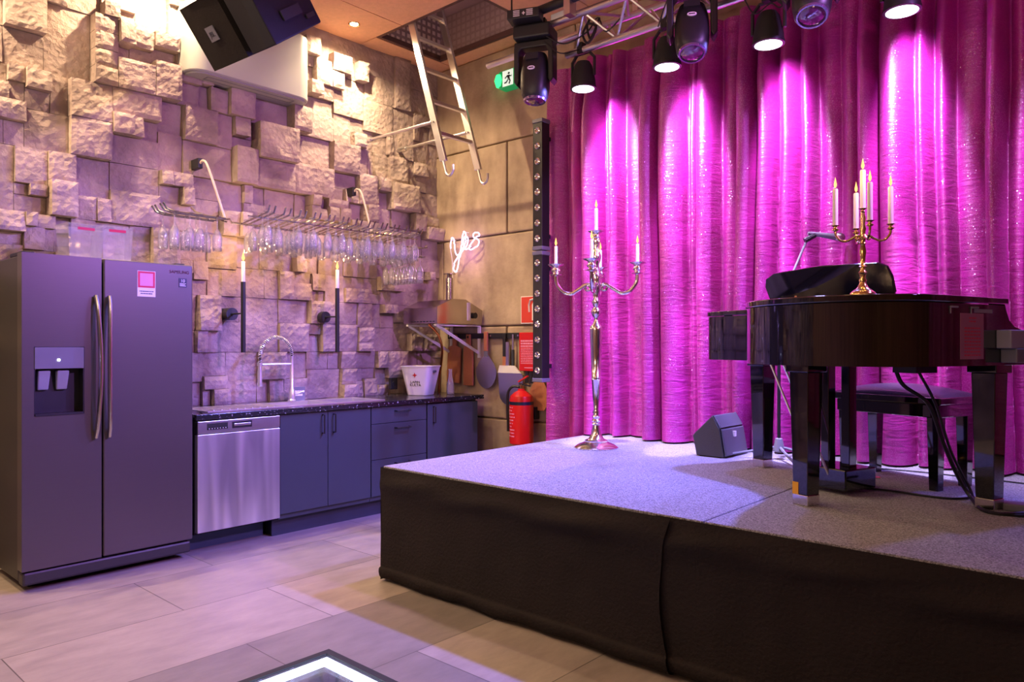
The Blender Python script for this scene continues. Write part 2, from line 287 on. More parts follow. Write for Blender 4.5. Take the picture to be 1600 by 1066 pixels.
# ------------------------------------------------------------------ builders
class MB:
    def __init__(s): s.bm = bmesh.new()
    def box(s, a, b):
        x0, y0, z0 = a; x1, y1, z1 = b
        v = [s.bm.verts.new(p) for p in ((x0,y0,z0),(x1,y0,z0),(x1,y1,z0),(x0,y1,z0),(x0,y0,z1),(x1,y0,z1),(x1,y1,z1),(x0,y1,z1))]
        for f in ((3,2,1,0),(4,5,6,7),(0,1,5,4),(1,2,6,5),(2,3,7,6),(3,0,4,7)): s.bm.faces.new([v[i] for i in f])
        return s
    def cbox(s, c, d): return s.box([c[i]-d[i]/2 for i in range(3)], [c[i]+d[i]/2 for i in range(3)])
    def hexa(s, bot, top):
        v = [s.bm.verts.new(p) for p in list(bot)+list(top)]; n = len(bot)
        s.bm.faces.new(v[:n][::-1]); s.bm.faces.new(v[n:])
        for i in range(n): s.bm.faces.new([v[i], v[(i+1) % n], v[n+(i+1) % n], v[n+i]])
        return s
    def face(s, pts): s.bm.faces.new([s.bm.verts.new(p) for p in pts]); return s
    def tube(s, pts, r, n=8, closed=False, flat=None):
        pts = [V(p) for p in pts]; m = len(pts); rs = r if isinstance(r, (list, tuple)) else [r]*m
        rings = []; up = None
        for i in range(m):
            if closed: t = (pts[(i+1) % m]-pts[i-1])
            else: t = pts[min(i+1, m-1)]-pts[max(i-1, 0)]
            t = t.normalized() if t.length > 1e-9 else V((0, 0, 1))
            if up is None:
                up = V((0, 0, 1)) if abs(t.z) < .9 else V((0, 1, 0))
            a = t.cross(up); a = a.normalized() if a.length > 1e-6 else t.orthogonal().normalized()
            b = a.cross(t).normalized(); up = b
            k = (1, 1) if not flat else flat
            rings.append([s.bm.verts.new(pts[i]+(a*math.cos(q)*k[0]+b*math.sin(q)*k[1])*rs[i]) for q in [2*PI*j/n for j in range(n)]])
        for i in range(m if closed else m-1):
            A, B = rings[i], rings[(i+1) % m]
            for j in range(n): s.bm.faces.new([A[j], A[(j+1) % n], B[(j+1) % n], B[j]])
        if not closed:
            s.bm.faces.new(rings[0][::-1]); s.bm.faces.new(rings[-1])
        return s
    def cyl(s, a, b, r, r2=None, n=16): return s.tube([a, b], [r, r if r2 is None else r2], n)
    def lathe(s, prof, c=(0, 0, 0), n=24, cap=True):
        rings = []
        for r, z in prof:
            if r < 1e-5: rings.append([s.bm.verts.new((c[0], c[1], c[2]+z))])
            else: rings.append([s.bm.verts.new((c[0]+r*math.cos(2*PI*j/n), c[1]+r*math.sin(2*PI*j/n), c[2]+z)) for j in range(n)])
        for A, B in zip(rings, rings[1:]):
            for j in range(n):
                q = (j+1) % n
                if len(A) == 1 and len(B) == 1: continue
                if len(A) == 1: s.bm.faces.new([A[0], B[q], B[j]])
                elif len(B) == 1: s.bm.faces.new([A[j], A[q], B[0]])
                else: s.bm.faces.new([A[j], A[q], B[q], B[j]])
        if cap:
            if len(rings[0]) > 1: s.bm.faces.new(rings[0][::-1])
            if len(rings[-1]) > 1: s.bm.faces.new(rings[-1])
        return s
    def prism(s, pts, a, b, axis=2):
        def P(p, h):
            if axis == 2: return (p[0], p[1], h)
            if axis == 1: return (p[0], h, p[1])
            return (h, p[0], p[1])
        lo = [s.bm.verts.new(P(p, a)) for p in pts]; hi = [s.bm.verts.new(P(p, b)) for p in pts]; n = len(pts)
        s.bm.faces.new(lo[::-1]); s.bm.faces.new(hi)
        for i in range(n): s.bm.faces.new([lo[i], lo[(i+1) % n], hi[(i+1) % n], hi[i]])
        return s
    def grid(s, f, nu, nv):
        g = [[s.bm.verts.new(f(i/nu, j/nv)) for j in range(nv+1)] for i in range(nu+1)]
        for i in range(nu):
            for j in range(nv): s.bm.faces.new([g[i][j], g[i+1][j], g[i+1][j+1], g[i][j+1]])
        return s
    def xf(s, M): bmesh.ops.transform(s.bm, matrix=M, verts=s.bm.verts); return s
    def build(s, name, m, parent=None, smooth=False, bev=0., seg=2, solid=0., ang=35, fixn=True):
        if fixn: bmesh.ops.recalc_face_normals(s.bm, faces=s.bm.faces)
        me = bpy.data.meshes.new(name); s.bm.to_mesh(me); s.bm.free()
        me.materials.append(K[m] if isinstance(m, str) else m)
        o = bpy.data.objects.new(name, me); COL.objects.link(o)
        if parent: o.parent = parent
        if smooth:
            for p in me.polygons: p.use_smooth = True
            me.set_sharp_from_angle(angle=math.radians(ang)) if smooth != 2 else None
        if solid:
            md = o.modifiers.new('solid', 'SOLIDIFY'); md.thickness = solid; md.offset = 0
        if bev:
            md = o.modifiers.new('bevel', 'BEVEL'); md.width = bev; md.segments = seg; md.limit_method = 'ANGLE'; md.angle_limit = math.radians(40)
        return o
def tag(o, label, cat, group=None, kind=None):
    o['label'] = label; o['category'] = cat
    if group: o['group'] = group
    if kind: o['kind'] = kind
    return o
def E(name, label, cat, loc=(0, 0, 0), rz=0, group=None, rot=None):
    o = bpy.data.objects.new(name, None); COL.objects.link(o); o.empty_display_size = .1
    o.location = loc; o.rotation_euler = rot if rot else (0, 0, rz)
    return tag(o, label, cat, group)
def struct(o): o['kind'] = 'structure'; return o
def copy_tree(o, parent=None):
    c = o.copy(); COL.objects.link(c)
    if parent: c.parent = parent
    for ch in list(o.children): copy_tree(ch, c)
    return c
def text(name, body, size, loc, rot, m, parent=None, ext=.0008, align='CENTER', sx=1.):
    cu = bpy.data.curves.new(name, 'FONT'); cu.body = body; cu.size = size; cu.extrude = ext; cu.align_x = align; cu.align_y = 'CENTER'
    cu.materials.append(K[m]); o = bpy.data.objects.new(name, cu); COL.objects.link(o)
    me = bpy.data.meshes.new_from_object(o.evaluated_get(bpy.context.evaluated_depsgraph_get()))
    bpy.data.objects.remove(o); bpy.data.curves.remove(cu); me.name = name
    o = bpy.data.objects.new(name, me); COL.objects.link(o)
    o.location = loc; o.rotation_euler = rot; o.scale = (sx, 1, 1)
    if parent: o.parent = parent
    return o
ROT_LEFT = (PI/2, 0, PI/2)     # reads when seen from +x
ROT_BACK = (PI/2, 0, 0)        # reads when seen from -y
def smoothpath(pts, k=6, closed=False):
    pts = [V(p) for p in pts]; n = len(pts); out = []
    for i in range(n if closed else n-1):
        p0 = pts[(i-1) % n] if closed or i > 0 else pts[i]*2-pts[i+1]
        p1 = pts[i]; p2 = pts[(i+1) % n]
        p3 = pts[(i+2) % n] if closed or i+2 < n else p2*2-p1
        for j in range(k):
            t = j/k
            out.append(.5*((2*p1)+(-p0+p2)*t+(2*p0-5*p1+4*p2-p3)*t*t+(-p0+3*p1-3*p2+p3)*t*t*t))
    if not closed: out.append(pts[-1])
    return out

XW, YB, ZC = -5.2, 4.72, 3.88          # left wall plane, back wall plane, ceiling
ST = .634                               # top of the stage
# ------------------------------------------------------------------ setting
GX0, GX1, GY0, GY1 = -2.68, -1.45, .55, 1.82
b = MB()
R0, R1, F0, F1 = XW-.1, 3.2, -3.4, YB+.1
b.box((R0, F0, -.1), (GX0, F1, 0)).box((GX1, F0, -.1), (R1, F1, 0)).box((GX0, F0, -.1), (GX1, GY0, 0)).box((GX0, GY1, -.1), (GX1, F1, 0))
struct(b.build('floor', 'floor'))
b = MB()
b.box((GX0-.05, GY0-.05, -.75), (GX1+.05, GY1+.05, -.7))
b.box((GX0-.05, GY0-.05, -.7), (GX0, GY1+.05, -.1)).box((GX1, GY0-.05, -.7), (GX1+.05, GY1+.05, -.1))
b.box((GX0, GY0-.05, -.7), (GX1, GY0, -.1)).box((GX0, GY1, -.7), (GX1, GY1+.05, -.1))
o = struct(b.build('floor_pit', 'pit'))
g = E('glass_floor_panel', 'glass viewing panel set in the floor with a lit white LED edge', 'floor window', (0, 0, 0))
b = MB(); w = .032
b.box((GX0, GY0, -.02), (GX0+w, GY1, .004)).box((GX1-w, GY0, -.02), (GX1, GY1, .004)).box((GX0+w, GY0, -.02), (GX1-w, GY0+w, .004)).box((GX0+w, GY1-w, -.02), (GX1-w, GY1, .004))
b.build('frame', 'blackmatte', g)
b = MB(); a = w; w2 = a+.036; z0, z1 = -.03, -.012
b.box((GX0+a, GY0+a, z0), (GX0+w2, GY1-a, z1)).box((GX1-w2, GY0+a, z0), (GX1-a, GY1-a, z1)).box((GX0+w2, GY0+a, z0), (GX1-w2, GY0+w2, z1)).box((GX0+w2, GY1-w2, z0), (GX1-w2, GY1-a, z1))
b.build('led_strip', 'led', g)
MB().box((GX0+a, GY0+a, -.010), (GX1-a, GY1-a, .0)).build('glass', 'floorglass', g)

# stone relief wall
def stone_wall():
    b = MB(); bm = b.bm
    rnd = random.Random(21)
    blocks = []
    def split(y0, z0, y1, z1, lev):
        w, h = y1-y0, z1-z0
        mx = max(w, h)
        if mx < .17 or (mx < .36 and rnd.random() < .42) or (mx < .5 and rnd.random() < .12 and lev > 1):
            blocks.append((y0, z0, y1, z1)); return
        if (w > h*1.15) or (abs(w-h) < .15*h and rnd.random() < .5):
            c = y0+w*rnd.choice((.35, .42, .5, .58, .65)); split(y0, z0, c, z1, lev+1); split(c, z0, y1, z1, lev+1)
        else:
            c = z0+h*rnd.choice((.38, .45, .5, .55, .62)); split(y0, z0, y1, c, lev+1); split(y0, c, y1, z1, lev+1)
    # panels laid in courses
    zs = [0, .47, .87, 1.25, 1.66, 2.1, 2.5, 2.98, 3.42, ZC]
    for a, c in zip(zs, zs[1:]):
        y = -3.4-rnd.random()*.4
        while y < YB:
            w = rnd.choice((.62, .74, .86, .95)); y2 = min(y+w, YB)
            if y2-y > .05: split(max(y, -3.4), a, y2, c, 0)
            y = y2
    for (y0, z0, y1, z1) in blocks:
        t = rnd.random()
        d = .012+(.045 if z0 < .86 else .10 if z0 < 1.9 else .14)*(t**1.2)
        if rnd.random() < .25: d = .016
        rough = .014 if d > .05 else .004
        fine = y1 > .6
        cell = .024 if fine else .15
        ny, nz = max(2, int((y1-y0)/cell)), max(2, int((z1-z0)/cell))
        sd = rnd.random()*50
        g_ = .0015
        def P(i, j):
            y = y0+g_+(y1-y0-2*g_)*i/ny; z = z0+g_+(z1-z0-2*g_)*j/nz
            q = V((y*9+sd, z*9, sd)); q2 = V((y*26+sd, z*26, sd))
            n_ = noise.noise(q)*.75+abs(noise.noise(q2))*.7-.25
            edge = min(i, ny-i, j, nz-j)
            e = 0 if edge > 0 else -.008 if rough > .005 else -.002
            tilt = (i/ny-.5)*.012*math.sin(sd)+(j/nz-.5)*.012*math.cos(sd)
            return (XW+.012+d+rough*n_+e+tilt, y, z)
        gv = [[bm.verts.new(P(i, j)) for j in range(nz+1)] for i in range(ny+1)]
        for i in range(ny):
            for j in range(nz): bm.faces.new([gv[i][j], gv[i+1][j], gv[i+1][j+1], gv[i][j+1]])
        ring = [gv[i][0] for i in range(ny+1)]+[gv[ny][j] for j in range(1, nz+1)]+[gv[i][nz] for i in range(ny-1, -1, -1)]+[gv[0][j] for j in range(nz-1, 0, -1)]
        base = [bm.verts.new((XW, v.co.y, v.co.z)) for v in ring]
        m = len(ring)
        for i in range(m): bm.faces.new([ring[(i+1) % m], ring[i], base[i], base[(i+1) % m]])
    b.box((XW-.1, -3.4, 0), (XW+.006, YB, ZC))
    o = b.build('wall_left', 'stone', fixn=False)
    return struct(o)
stone_wall()
# cast concrete block wall
b = MB()
cz = [0, .66, 1.47, 2.27, 3.07, ZC]
jn = [[-5.2, -3.75, -2.1, -.5, 1.1, 3.2], [-5.2, -4.29, -2.7, -1.1, .5, 2.1, 3.2], [-5.2, -5.09, -3.48, -1.9, -.3, 1.3, 3.2], [-5.2, -4.28, -2.7, -1.1, .5, 2.1, 3.2], [-5.2, -3.55, -1.9, -.3, 1.3, 3.2]]
for i in range(5):
    for x0, x1 in zip(jn[i], jn[i][1:]):
        b.box((x0+.006, YB-random.random()*.012, cz[i]+.006), (x1-.006, YB+.1, cz[i+1]-.006))
b.box((XW-.1, YB+.03, 0), (3.2, YB+.14, ZC))
struct(b.build('wall_back', 'concrete', bev=.012))
struct(MB().box((3.2, -3.4, 0), (3.3, YB+.1, ZC)).build('wall_right', 'darkwall'))
struct(MB().box((XW-.1, -3.5, 0), (3.3, -3.4, ZC)).build('wall_front', 'darkwall'))
# ceiling with a hatch opening
HX0, HX1, HY0, HY1 = -4.96, -3.8, 3.83, 4.56
b = MB(); gap = .004
def panel(x0, y0, x1, y1): b.box((x0+gap, y0+gap, ZC), (x1-gap, y1-gap, ZC+.06))
panel(-5.3, -3.5, -4.62, HY0); panel(-4.62, 1.2, -3.3, HY0); panel(-4.62, -3.5, -3.3, 1.2)
panel(-5.3, HY0, HX0, 4.85); panel(HX0, HY1, HX1, 4.85); panel(HX1, HY0, -3.3, 4.85)
for x0, x1 in ((-3.3, -2.1), (-2.1, -.9), (-.9, .3), (.3, 1.5), (1.5, 3.3)):
    for y0, y1 in ((-3.5, -.9), (-.9, 1.5), (1.5, 3.6), (3.6, 4.85)): panel(x0, y0, x1, y1)
b.box((-5.3, -3.5, ZC+.5), (3.3, 4.85, ZC+.55))
struct(b.build('ceiling', 'osb'))
h = E('ceiling_hatch', 'open ceiling hatch lined with diamond tread plate above the ladder', 'hatch', (0, 0, ZC))
b = MB(); t = .03
b.box((HX0, HY0, .002), (HX0+t, HY1, .045)).box((HX1-t, HY0, .002), (HX1, HY1, .045)).box((HX0+t, HY1-t, .002), (HX1-t, HY1, .045)).box((HX0+t, HY0, .002), (HX1-t, HY0+t, .045))
b.build('frame', 'darkwood', h)
b = MB(); zt = .3824
b.box((HX0, HY0, zt), (HX1, HY1, zt+.03)).box((HX0, HY0, .045), (HX0+.012, HY1, zt)).box((HX1-.012, HY0, .045), (HX1, HY1, zt)).box((HX0, HY1-.012, .045), (HX1, HY1, zt)).box((HX0, HY0, .045), (HX1, HY0+.012, zt))
b.build('tread_plate', 'plate', h)

# ------------------------------------------------------------------ stage
SX0, SX1, SY0, SY1 = -3.25, 2.6, 2.56, 4.62
st = E('stage', 'raised stage with grey carpet and black cloth skirt', 'stage', (0, 0, 0))
MB().box((SX0+.03, SY0+.05, 0), (SX1, SY1, ST-.03)).build('deck', 'blackmatte', st)
b = MB(); b.box((SX0, SY0, ST-.03), (-1.32, SY1, ST)).box((-1.317, SY0, ST-.03), (SX1, 3.55, ST)).box((-1.317, 3.553, ST-.03), (SX1, SY1, ST))
b.build('carpet', 'carpet', st, bev=.006)
def skirt(x0, x1, yoff, seed, curl=0):
    def f(u, v):
        x = x0+(x1-x0)*u; z = ST-.006-(ST-.012)*v
        nb = noise.noise(V((x*1.3+seed, z*9-x*1.6, seed)))
        nl = noise.noise(V((x*3.1+seed, z*1.2, 3+seed)))
        na = noise.noise(V((x*7+seed, z*5, 9+seed)))
        top = math.exp(-((v-.13)/.10)**2)
        y = SY0-.004-yoff-top*(.022+.034*nb)-.010*nl*v-.004*na*min(1, v*5)
        sag = .02*math.sin(u*PI)*(1-v)*(1 if v > 0 else 0)
        if v > .88:                                    # hem gathered on the floor
            k = (v-.88)/.12
            y += .05*k*(0.6+.6*noise.noise(V((x*4, 1, seed))))-.03*math.sin(k*PI)
            z += .012*math.sin(k*PI*2)+.015*k*noise.noise(V((x*6, 5, seed)))+.006*k
        if curl and u > .97: x += -.05*math.sin(v*PI)*(u-.97)/.03
        z -= 0 if v == 0 else sag*.2
        return (x, y, max(z, .004))
    return MB().grid(f, int((x1-x0)*55), 60).build('skirt_panel', 'clothblack', st, smooth=2)
skirt(SX0, -1.45, .012, 3, curl=1)
skirt(-1.52, SX1, .0, 8)
def fs(u, v):
    y = SY0-.012+(SY1-SY0)*u; z = ST-.006-(ST-.012)*v
    return (SX0-.006-.012*abs(noise.noise(V((y*3, z*2, 7))))*min(1, v*6), y, z)
MB().grid(fs, 60, 30).build('skirt_panel', 'clothblack', st, smooth=2)
# ------------------------------------------------------------------ curtain
def curtain():
    rnd = random.Random(5)
    # pleat centres with their own width and depth
    # (right edge, depth, flatness) of each pleat from the left edge on, then random ones beyond the picture
    pl = [(-3.50, .10, .7), (-3.42, .03, .9), (-3.30, .15, .5), (-3.135, .20, .45), (-3.08, .06, .8), (-2.97, .15, .6), (-2.80, .04, .9), (-2.65, .19, .4), (-2.45, .19, .4), (-2.385, .05, .9), (-2.215, .15, .6), (-2.09, .05, .9), (-1.95, .19, .45), (-1.83, .19, .4), (-1.70, .15, .7), (-1.60, .12, .6), (-1.47, .04, .9), (-1.36, .05, .8), (-1.24, .19, .45), (-1.06, .20, .4), (-.965, .14, .7), (-.86, .12, .7), (-.72, .03, .9), (-.62, .17, .5), (-.53, .05, .8), (-.36, .16, .5)]
    xs = []; x = -3.78
    for e_, d_, f_ in pl: xs.append((x, e_-x, d_, f_)); x = e_
    while x < 2.7:
        w = rnd.choice((.13, .16, .2, .24)); xs.append((x, w, rnd.choice((.05, .1, .14, .19)), rnd.choice((.4, .6, .8)))); x += w
    def prof(x):
        for (c, w, d, fl_) in xs:
            if c <= x < c+w:
                t = (x-c)/w
                return d*(math.sin(t*PI)**fl_), t
        return 0, 0
    X0, X1 = -3.66, 2.6
    def f(u, v):
        x = X0+(X1-X0)*u
        zb = ST+.012 if x > SX0+.01 else .06
        z = 3.46-(3.46-zb)*v
        sway = .018*noise.noise(V((x*2.2, z*.9, 2)))*min(1, v*3)+.02*math.sin(z*1.3+x*3)*v
        d, t = prof(min(2.65, x+sway))
        d *= .55+.45*min(1, v*6)
        y = 4.585-d+.008*noise.noise(V((x*9, z*2.5, 4)))+.02*noise.noise(V((x*.9, z*.5, 1)))
        return (x, y, z)
    o = MB().grid(f, 1250, 44).build('stage_curtain', 'curtain', smooth=2)
    tag(o, 'tall magenta sequin stage curtain hanging in pleats behind the piano', 'curtain')
curtain()
# ------------------------------------------------------------------ fridge
FX = -4.46; fy0, fy1 = 1.152, 2.052; ftop = 1.788
fr = E('fridge', 'tall steel side-by-side fridge with water dispenser standing left of the dishwasher', 'fridge', (0, 0, 0))
MB().box((-5.045, fy0+.005, .05), (FX-.085, fy1-.005, ftop-.012)).build('body', 'fridgeside', fr, bev=.006)
MB().box((-5.0, fy0+.06, 0), (FX-.12, fy1-.06, .05)).build('foot_plinth', 'rubber', fr)
b = MB(); b.box((FX-.09, fy0+.006, .035), (FX-.012, fy1-.006, .105)); b.build('base_grille', 'fridgeside', fr, bev=.012)
dx0, dx1 = FX-.078, FX
oy0, oy1, oz0, oz1 = 1.207, 1.449, .925, 1.293
dm = 1.541
b = MB()
b.box((dx0, fy0, .115), (dx1, oy0, ftop)).box((dx0, oy1, .115), (dx1, dm-.005, ftop)).box((dx0, oy0, .115), (dx1, oy1, oz0)).box((dx0, oy0, oz1), (dx1, oy1, ftop))
dl = b.build('door', 'fridge', fr)
b = MB(); b.box((FX-.02, oy0+.002, 1.175), (FX+.003, oy1-.002, oz1-.002)); dp = b.build('dispenser_panel', 'gaffer', dl, bev=.003)
b = MB(); b.box((dx0+.003, oy0, oz0), (dx0+.008, oy1, 1.175)).box((dx0+.008, oy0, oz0), (FX-.002, oy0+.006, 1.175)).box((dx0+.008, oy1-.006, oz0), (FX-.002, oy1, 1.175)).box((dx0+.008, oy0+.006, oz0), (FX+.004, oy1-.006, oz0+.012))
b.build('dispenser_recess', 'black', dl)
b = MB()
for yy in (1.262, 1.352):
    b.hexa([(dx0+.012, yy-.026, 1.06), (dx0+.03, yy-.026, 1.06), (dx0+.03, yy+.026, 1.06), (dx0+.012, yy+.026, 1.06)], [(dx0+.02, yy-.03, 1.165), (dx0+.06, yy-.03, 1.165), (dx0+.06, yy+.03, 1.165), (dx0+.02, yy+.03, 1.165)])
b.build('dispenser_paddle', 'gaffer2', dl, bev=.006)
MB().cyl((FX+.003, 1.322, 1.222), (FX+.006, 1.322, 1.222), .007, n=12).build('indicator_light', 'led', dl)
def fhandle(y, par, dirn):
    pts = []
    for i in range(17):
        t = i/16; z = .79+(1.575-.79)*t
        pts.append((FX+.012+.045*math.sin(t*PI)**.55, y+dirn*.012*math.sin(t*PI), z))
    MB().tube(pts, .014, 10, flat=(1.15, .8)).build('handle', 'fhandle', par, smooth=True)
b = MB(); b.box((dx0, dm+.005, .115), (dx1, fy1, ftop)); dr = b.build('door', 'fridge', fr, bev=.008, seg=3)
fhandle(1.502, dl, 1); fhandle(1.572, dr, -1)
text('lettering', 'SAMSUNG', .026, (FX+.001, 1.969, 1.742), ROT_LEFT, 'chrome', dr)
st_ = MB().box((FX+.0005, 1.966, 1.652), (FX+.002, 2.014, 1.706)).build('energy_sticker', 'navy', dr)
text('lettering', '10', .026, (FX+.0022, 1.99, 1.69), ROT_LEFT, 'paper', st_, ext=.0004)
b = MB()
for i in range(3): b.box((FX+.002, 1.971, 1.673-.007*i), (FX+.0024, 2.009-.006*(i % 2), 1.676-.007*i))
b.build('small_print', 'paper', st_)
b = MB(); b.box((-4.72, fy0+.01, ftop-.012), (-4.5, fy0+.07, ftop+.012)).box((-4.72, fy1-.09, ftop-.012), (-4.5, fy1-.03, ftop+.012)); b.build('hinge_cover', 'black', fr, bev=.006)
# sheet of paper stuck on the right door
pp = MB().box((FX+.0005, 1.727, 1.585), (FX+.0018, 1.829, 1.735)).build('paper_sheet', 'paper')
tag(pp, 'small white paper notice with red square taped on the fridge door', 'paper')
b = MB(); y0, y1, z0, z1 = 1.730, 1.826, 1.637, 1.732; q = .011
b.box((FX+.0018, y0, z0), (FX+.0024, y1, z0+q)).box((FX+.0018, y0, z1-q), (FX+.0024, y1, z1)).box((FX+.0018, y0, z0+q), (FX+.0024, y0+q, z1-q)).box((FX+.0018, y1-q, z0+q), (FX+.0024, y1, z1-q))
b.build('red_border', 'redprint', pp)
MB().box((FX+.0018, y0+q, z0+q), (FX+.0021, y1-q, z1-q)).build('pink_square', 'pink', pp)
b = MB()
for i, (s_, e_) in enumerate(((.012, .09), (.018, .084))):
    y = 1.727+s_
    while y < 1.727+e_:
        w = random.uniform(.004, .011); b.box((FX+.0018, y, 1.613-.013*i), (FX+.0022, min(y+w, 1.727+e_), 1.619-.013*i)); y += w+.0025
b.build('small_print', 'ink', pp)
# clear tubs on top of the fridge
def tub(x, y, z, w, d, hh, label, rz, red):
    t = E('plastic_tub', label, 'tub', (x, y, z), rz)
    b = MB(); tp = 1.12; th = .004
    def ring(k, zz): return [(-w/2*k, -d/2*k, zz), (w/2*k, -d/2*k, zz), (w/2*k, d/2*k, zz), (-w/2*k, d/2*k, zz)]
    lo, hi = ring(1, .0), ring(tp, hh)
    vs = [b.bm.verts.new(p) for p in lo+hi]
    b.bm.faces.new(vs[:4])
    for i in range(4): b.bm.faces.new([vs[i], vs[(i+1) % 4], vs[4+(i+1) % 4], vs[4+i]])
    b.build('tub_wall', 'tub', t, solid=th)
    r = ring(tp, hh); b = MB()
    b.tube([V(p) for p in r], .006, 6, closed=True); b.build('rim', 'tub', t)
    b = MB(); b.box((w/2*1.105, -.045, hh-.03), (w/2*1.105+.003, .045, hh-.015)); b.build('red_reflection', 'redprint', t)  # orange-red reflection in the clear plastic, painted as a thin strip
    return t
tub(-4.72, 1.51, ftop+.013, .16, .17, .19, 'clear plastic tub on the fridge, left one of the pair', .05, 1)
tub(-4.74, 1.70, ftop+.013, .15, .15, .20, 'clear plastic tub on the fridge, right one of the pair', -.1, 1)
MB().box((-4.95, 1.40, ftop-.011), (-4.62, 1.9, ftop+.012)).build('tray', 'white', bev=.006)
tag(bpy.data.objects['tray'], 'flat white tray under the clear tubs on the fridge', 'tray')

# ------------------------------------------------------------------ kitchen run
CX = -4.49; WT = .872
def handle_v(par, x, y, z, L=.13):
    b = MB(); b.tube([(x, y, z-L/2), (x+.028, y, z-L/2), (x+.028, y, z+L/2), (x, y, z+L/2)], .006, 6); b.build('handle', 'black', par)
def handle_h(par, x, y, z, L=.14):
    b = MB(); b.tube([(x, y-L/2, z), (x+.028, y-L/2, z), (x+.028, y+L/2, z), (x, y+L/2, z)], .006, 6); b.build('handle', 'black', par)
# dishwasher
d = E('dishwasher', 'stainless steel dishwasher between the fridge and the grey cabinets', 'dishwasher', (0, 0, 0))
MB().box((-5.04, 2.085, .12), (CX-.03, 2.655, .835)).build('body', 'blackmatte', d)
MB().box((CX-.03, 2.09, .135), (CX+.012, 2.655, .745)).build('door', 'dw', d, bev=.004)
cp = MB().box((CX-.03, 2.09, .749), (CX+.012, 2.655, .828)).build('control_panel', 'steel', d, bev=.004)
MB().box((CX+.0125, 2.15, .772), (CX+.014, 2.285, .812)).build('display', 'dwglass', cp)
b = MB()
for i in range(7): b.cyl((CX+.014, 2.163+.018*i, .779), (CX+.0155, 2.163+.018*i, .779), .0028, n=8)
b.build('button_row', 'paper', cp)
b = MB(); b.box((CX+.0125, 2.315, .770), (CX+.0145, 2.45, .812)); b.build('grip_recess', 'black', cp)
MB().box((CX+.0145, 2.325, .784), (CX+.020, 2.44, .800)).build('grip_bar', 'steel', cp, bev=.002)
MB().box((-4.66, 2.08, 0), (-4.64, 2.62, .135)).build('plinth', 'plinth2', d)
# sink cabinet
def cab(name, label, y0, y1, cat='cabinet'):
    c = E(name, label, cat, (0, 0, 0))
    MB().box((-5.04, y0, .12), (CX-.02, y1, .70 if name == 'sink_cabinet' else .834)).build('carcass', 'cab', c)
    return c
c = cab('sink_cabinet', 'grey base cabinet with two doors under the sink', 2.662, 3.42)
for y0, y1, hy in ((2.664, 3.039, 2.995), (3.043, 3.418, 3.088)):
    dd = MB().box((CX-.019, y0, .155), (CX, y1, .832)).build('door', 'cab', c, bev=.0015)
    handle_v(dd, CX, hy, .742)
c = cab('drawer_cabinet', 'grey base cabinet with three drawers under the white bucket', 3.424, 3.976)
for z0, z1 in ((.705, .832), (.433, .701), (.155, .429)):
    dd = MB().box((CX-.019, 3.426, z0), (CX, 3.974, z1)).build('drawer', 'cab', c, bev=.0015)
    handle_h(dd, CX, 3.72, z1-.04)
c = cab('end_cabinet', 'grey base cabinet with a single door at the wall end of the worktop', 3.980, 4.56)
dd = MB().box((CX-.019, 3.982, .155), (CX+.006, 4.558, .822)).build('door', 'cab', c, bev=.0015)
handle_v(dd, CX+.006, 4.045, .735)
p = MB().box((-4.575, 2.64, 0), (-4.56, 4.56, .15)).box((-4.9, 2.66, 0), (-4.575, 4.54, .119)).build('plinth', 'plinth')
tag(p, 'dark kick board along the floor under the grey cabinets', 'kick board')
# worktop with sink cut-out
SA, SB, SC, SD = -4.985, -4.60, 2.22, 3.62
b = MB(); z0 = WT-.036
b.box((-5.11, 2.075, z0), (SA, 4.62, WT)).box((SB, 2.075, z0), (-4.465, 4.62, WT)).box((SA, 2.075, z0), (SB, SC, WT)).box((SA, SD, z0), (SB, 4.62, WT))
tag(b.build('worktop', 'worktop', bev=.003), 'black speckled stone worktop over the grey cabinets', 'worktop')
s = E('kitchen_sink', 'double steel sink with drainer set in the black worktop', 'sink', (0, 0, 0))
bas = [(2.80, 3.16), (3.22, 3.57)]
b = MB(); rz0, rz1 = WT, WT+.004; A0, A1 = SA-.012, SB+.012
b.box((A0, SC-.012, rz0), (A1, bas[0][0], rz1)).box((A0, bas[0][1], rz0), (A1, bas[1][0], rz1)).box((A0, bas[1][1], rz0), (A1, SD+.012, rz1))
for y0, y1 in bas: b.box((A0, y0, rz0), (SA+.06, y1, rz1)).box((SB-.03, y0, rz0), (A1, y1, rz1))
b.build('rim', 'sinksteel', s)
b = MB()
for i in range(9): b.tube([(SA+.05, 2.27+.054*i, rz1+.001), (SB-.03, 2.27+.054*i, rz1+.001)], .004, 6)
b.build('drainer_ribs', 'sinksteel', s)
for y0, y1 in bas:
    b = MB(); x0, x1 = SA+.06, SB-.03; zb = WT-.15
    b.box((x0-.002, y0-.002, zb-.002), (x1+.002, y1+.002, zb)); b.box((x0-.002, y0-.002, zb), (x0, y1+.002, rz0)).box((x1, y0-.002, zb), (x1+.002, y1+.002, rz0)).box((x0, y0-.002, zb), (x1, y0, rz0)).box((x0, y1, zb), (x1, y1+.002, rz0))
    b.build('basin', 'sinksteel', s)
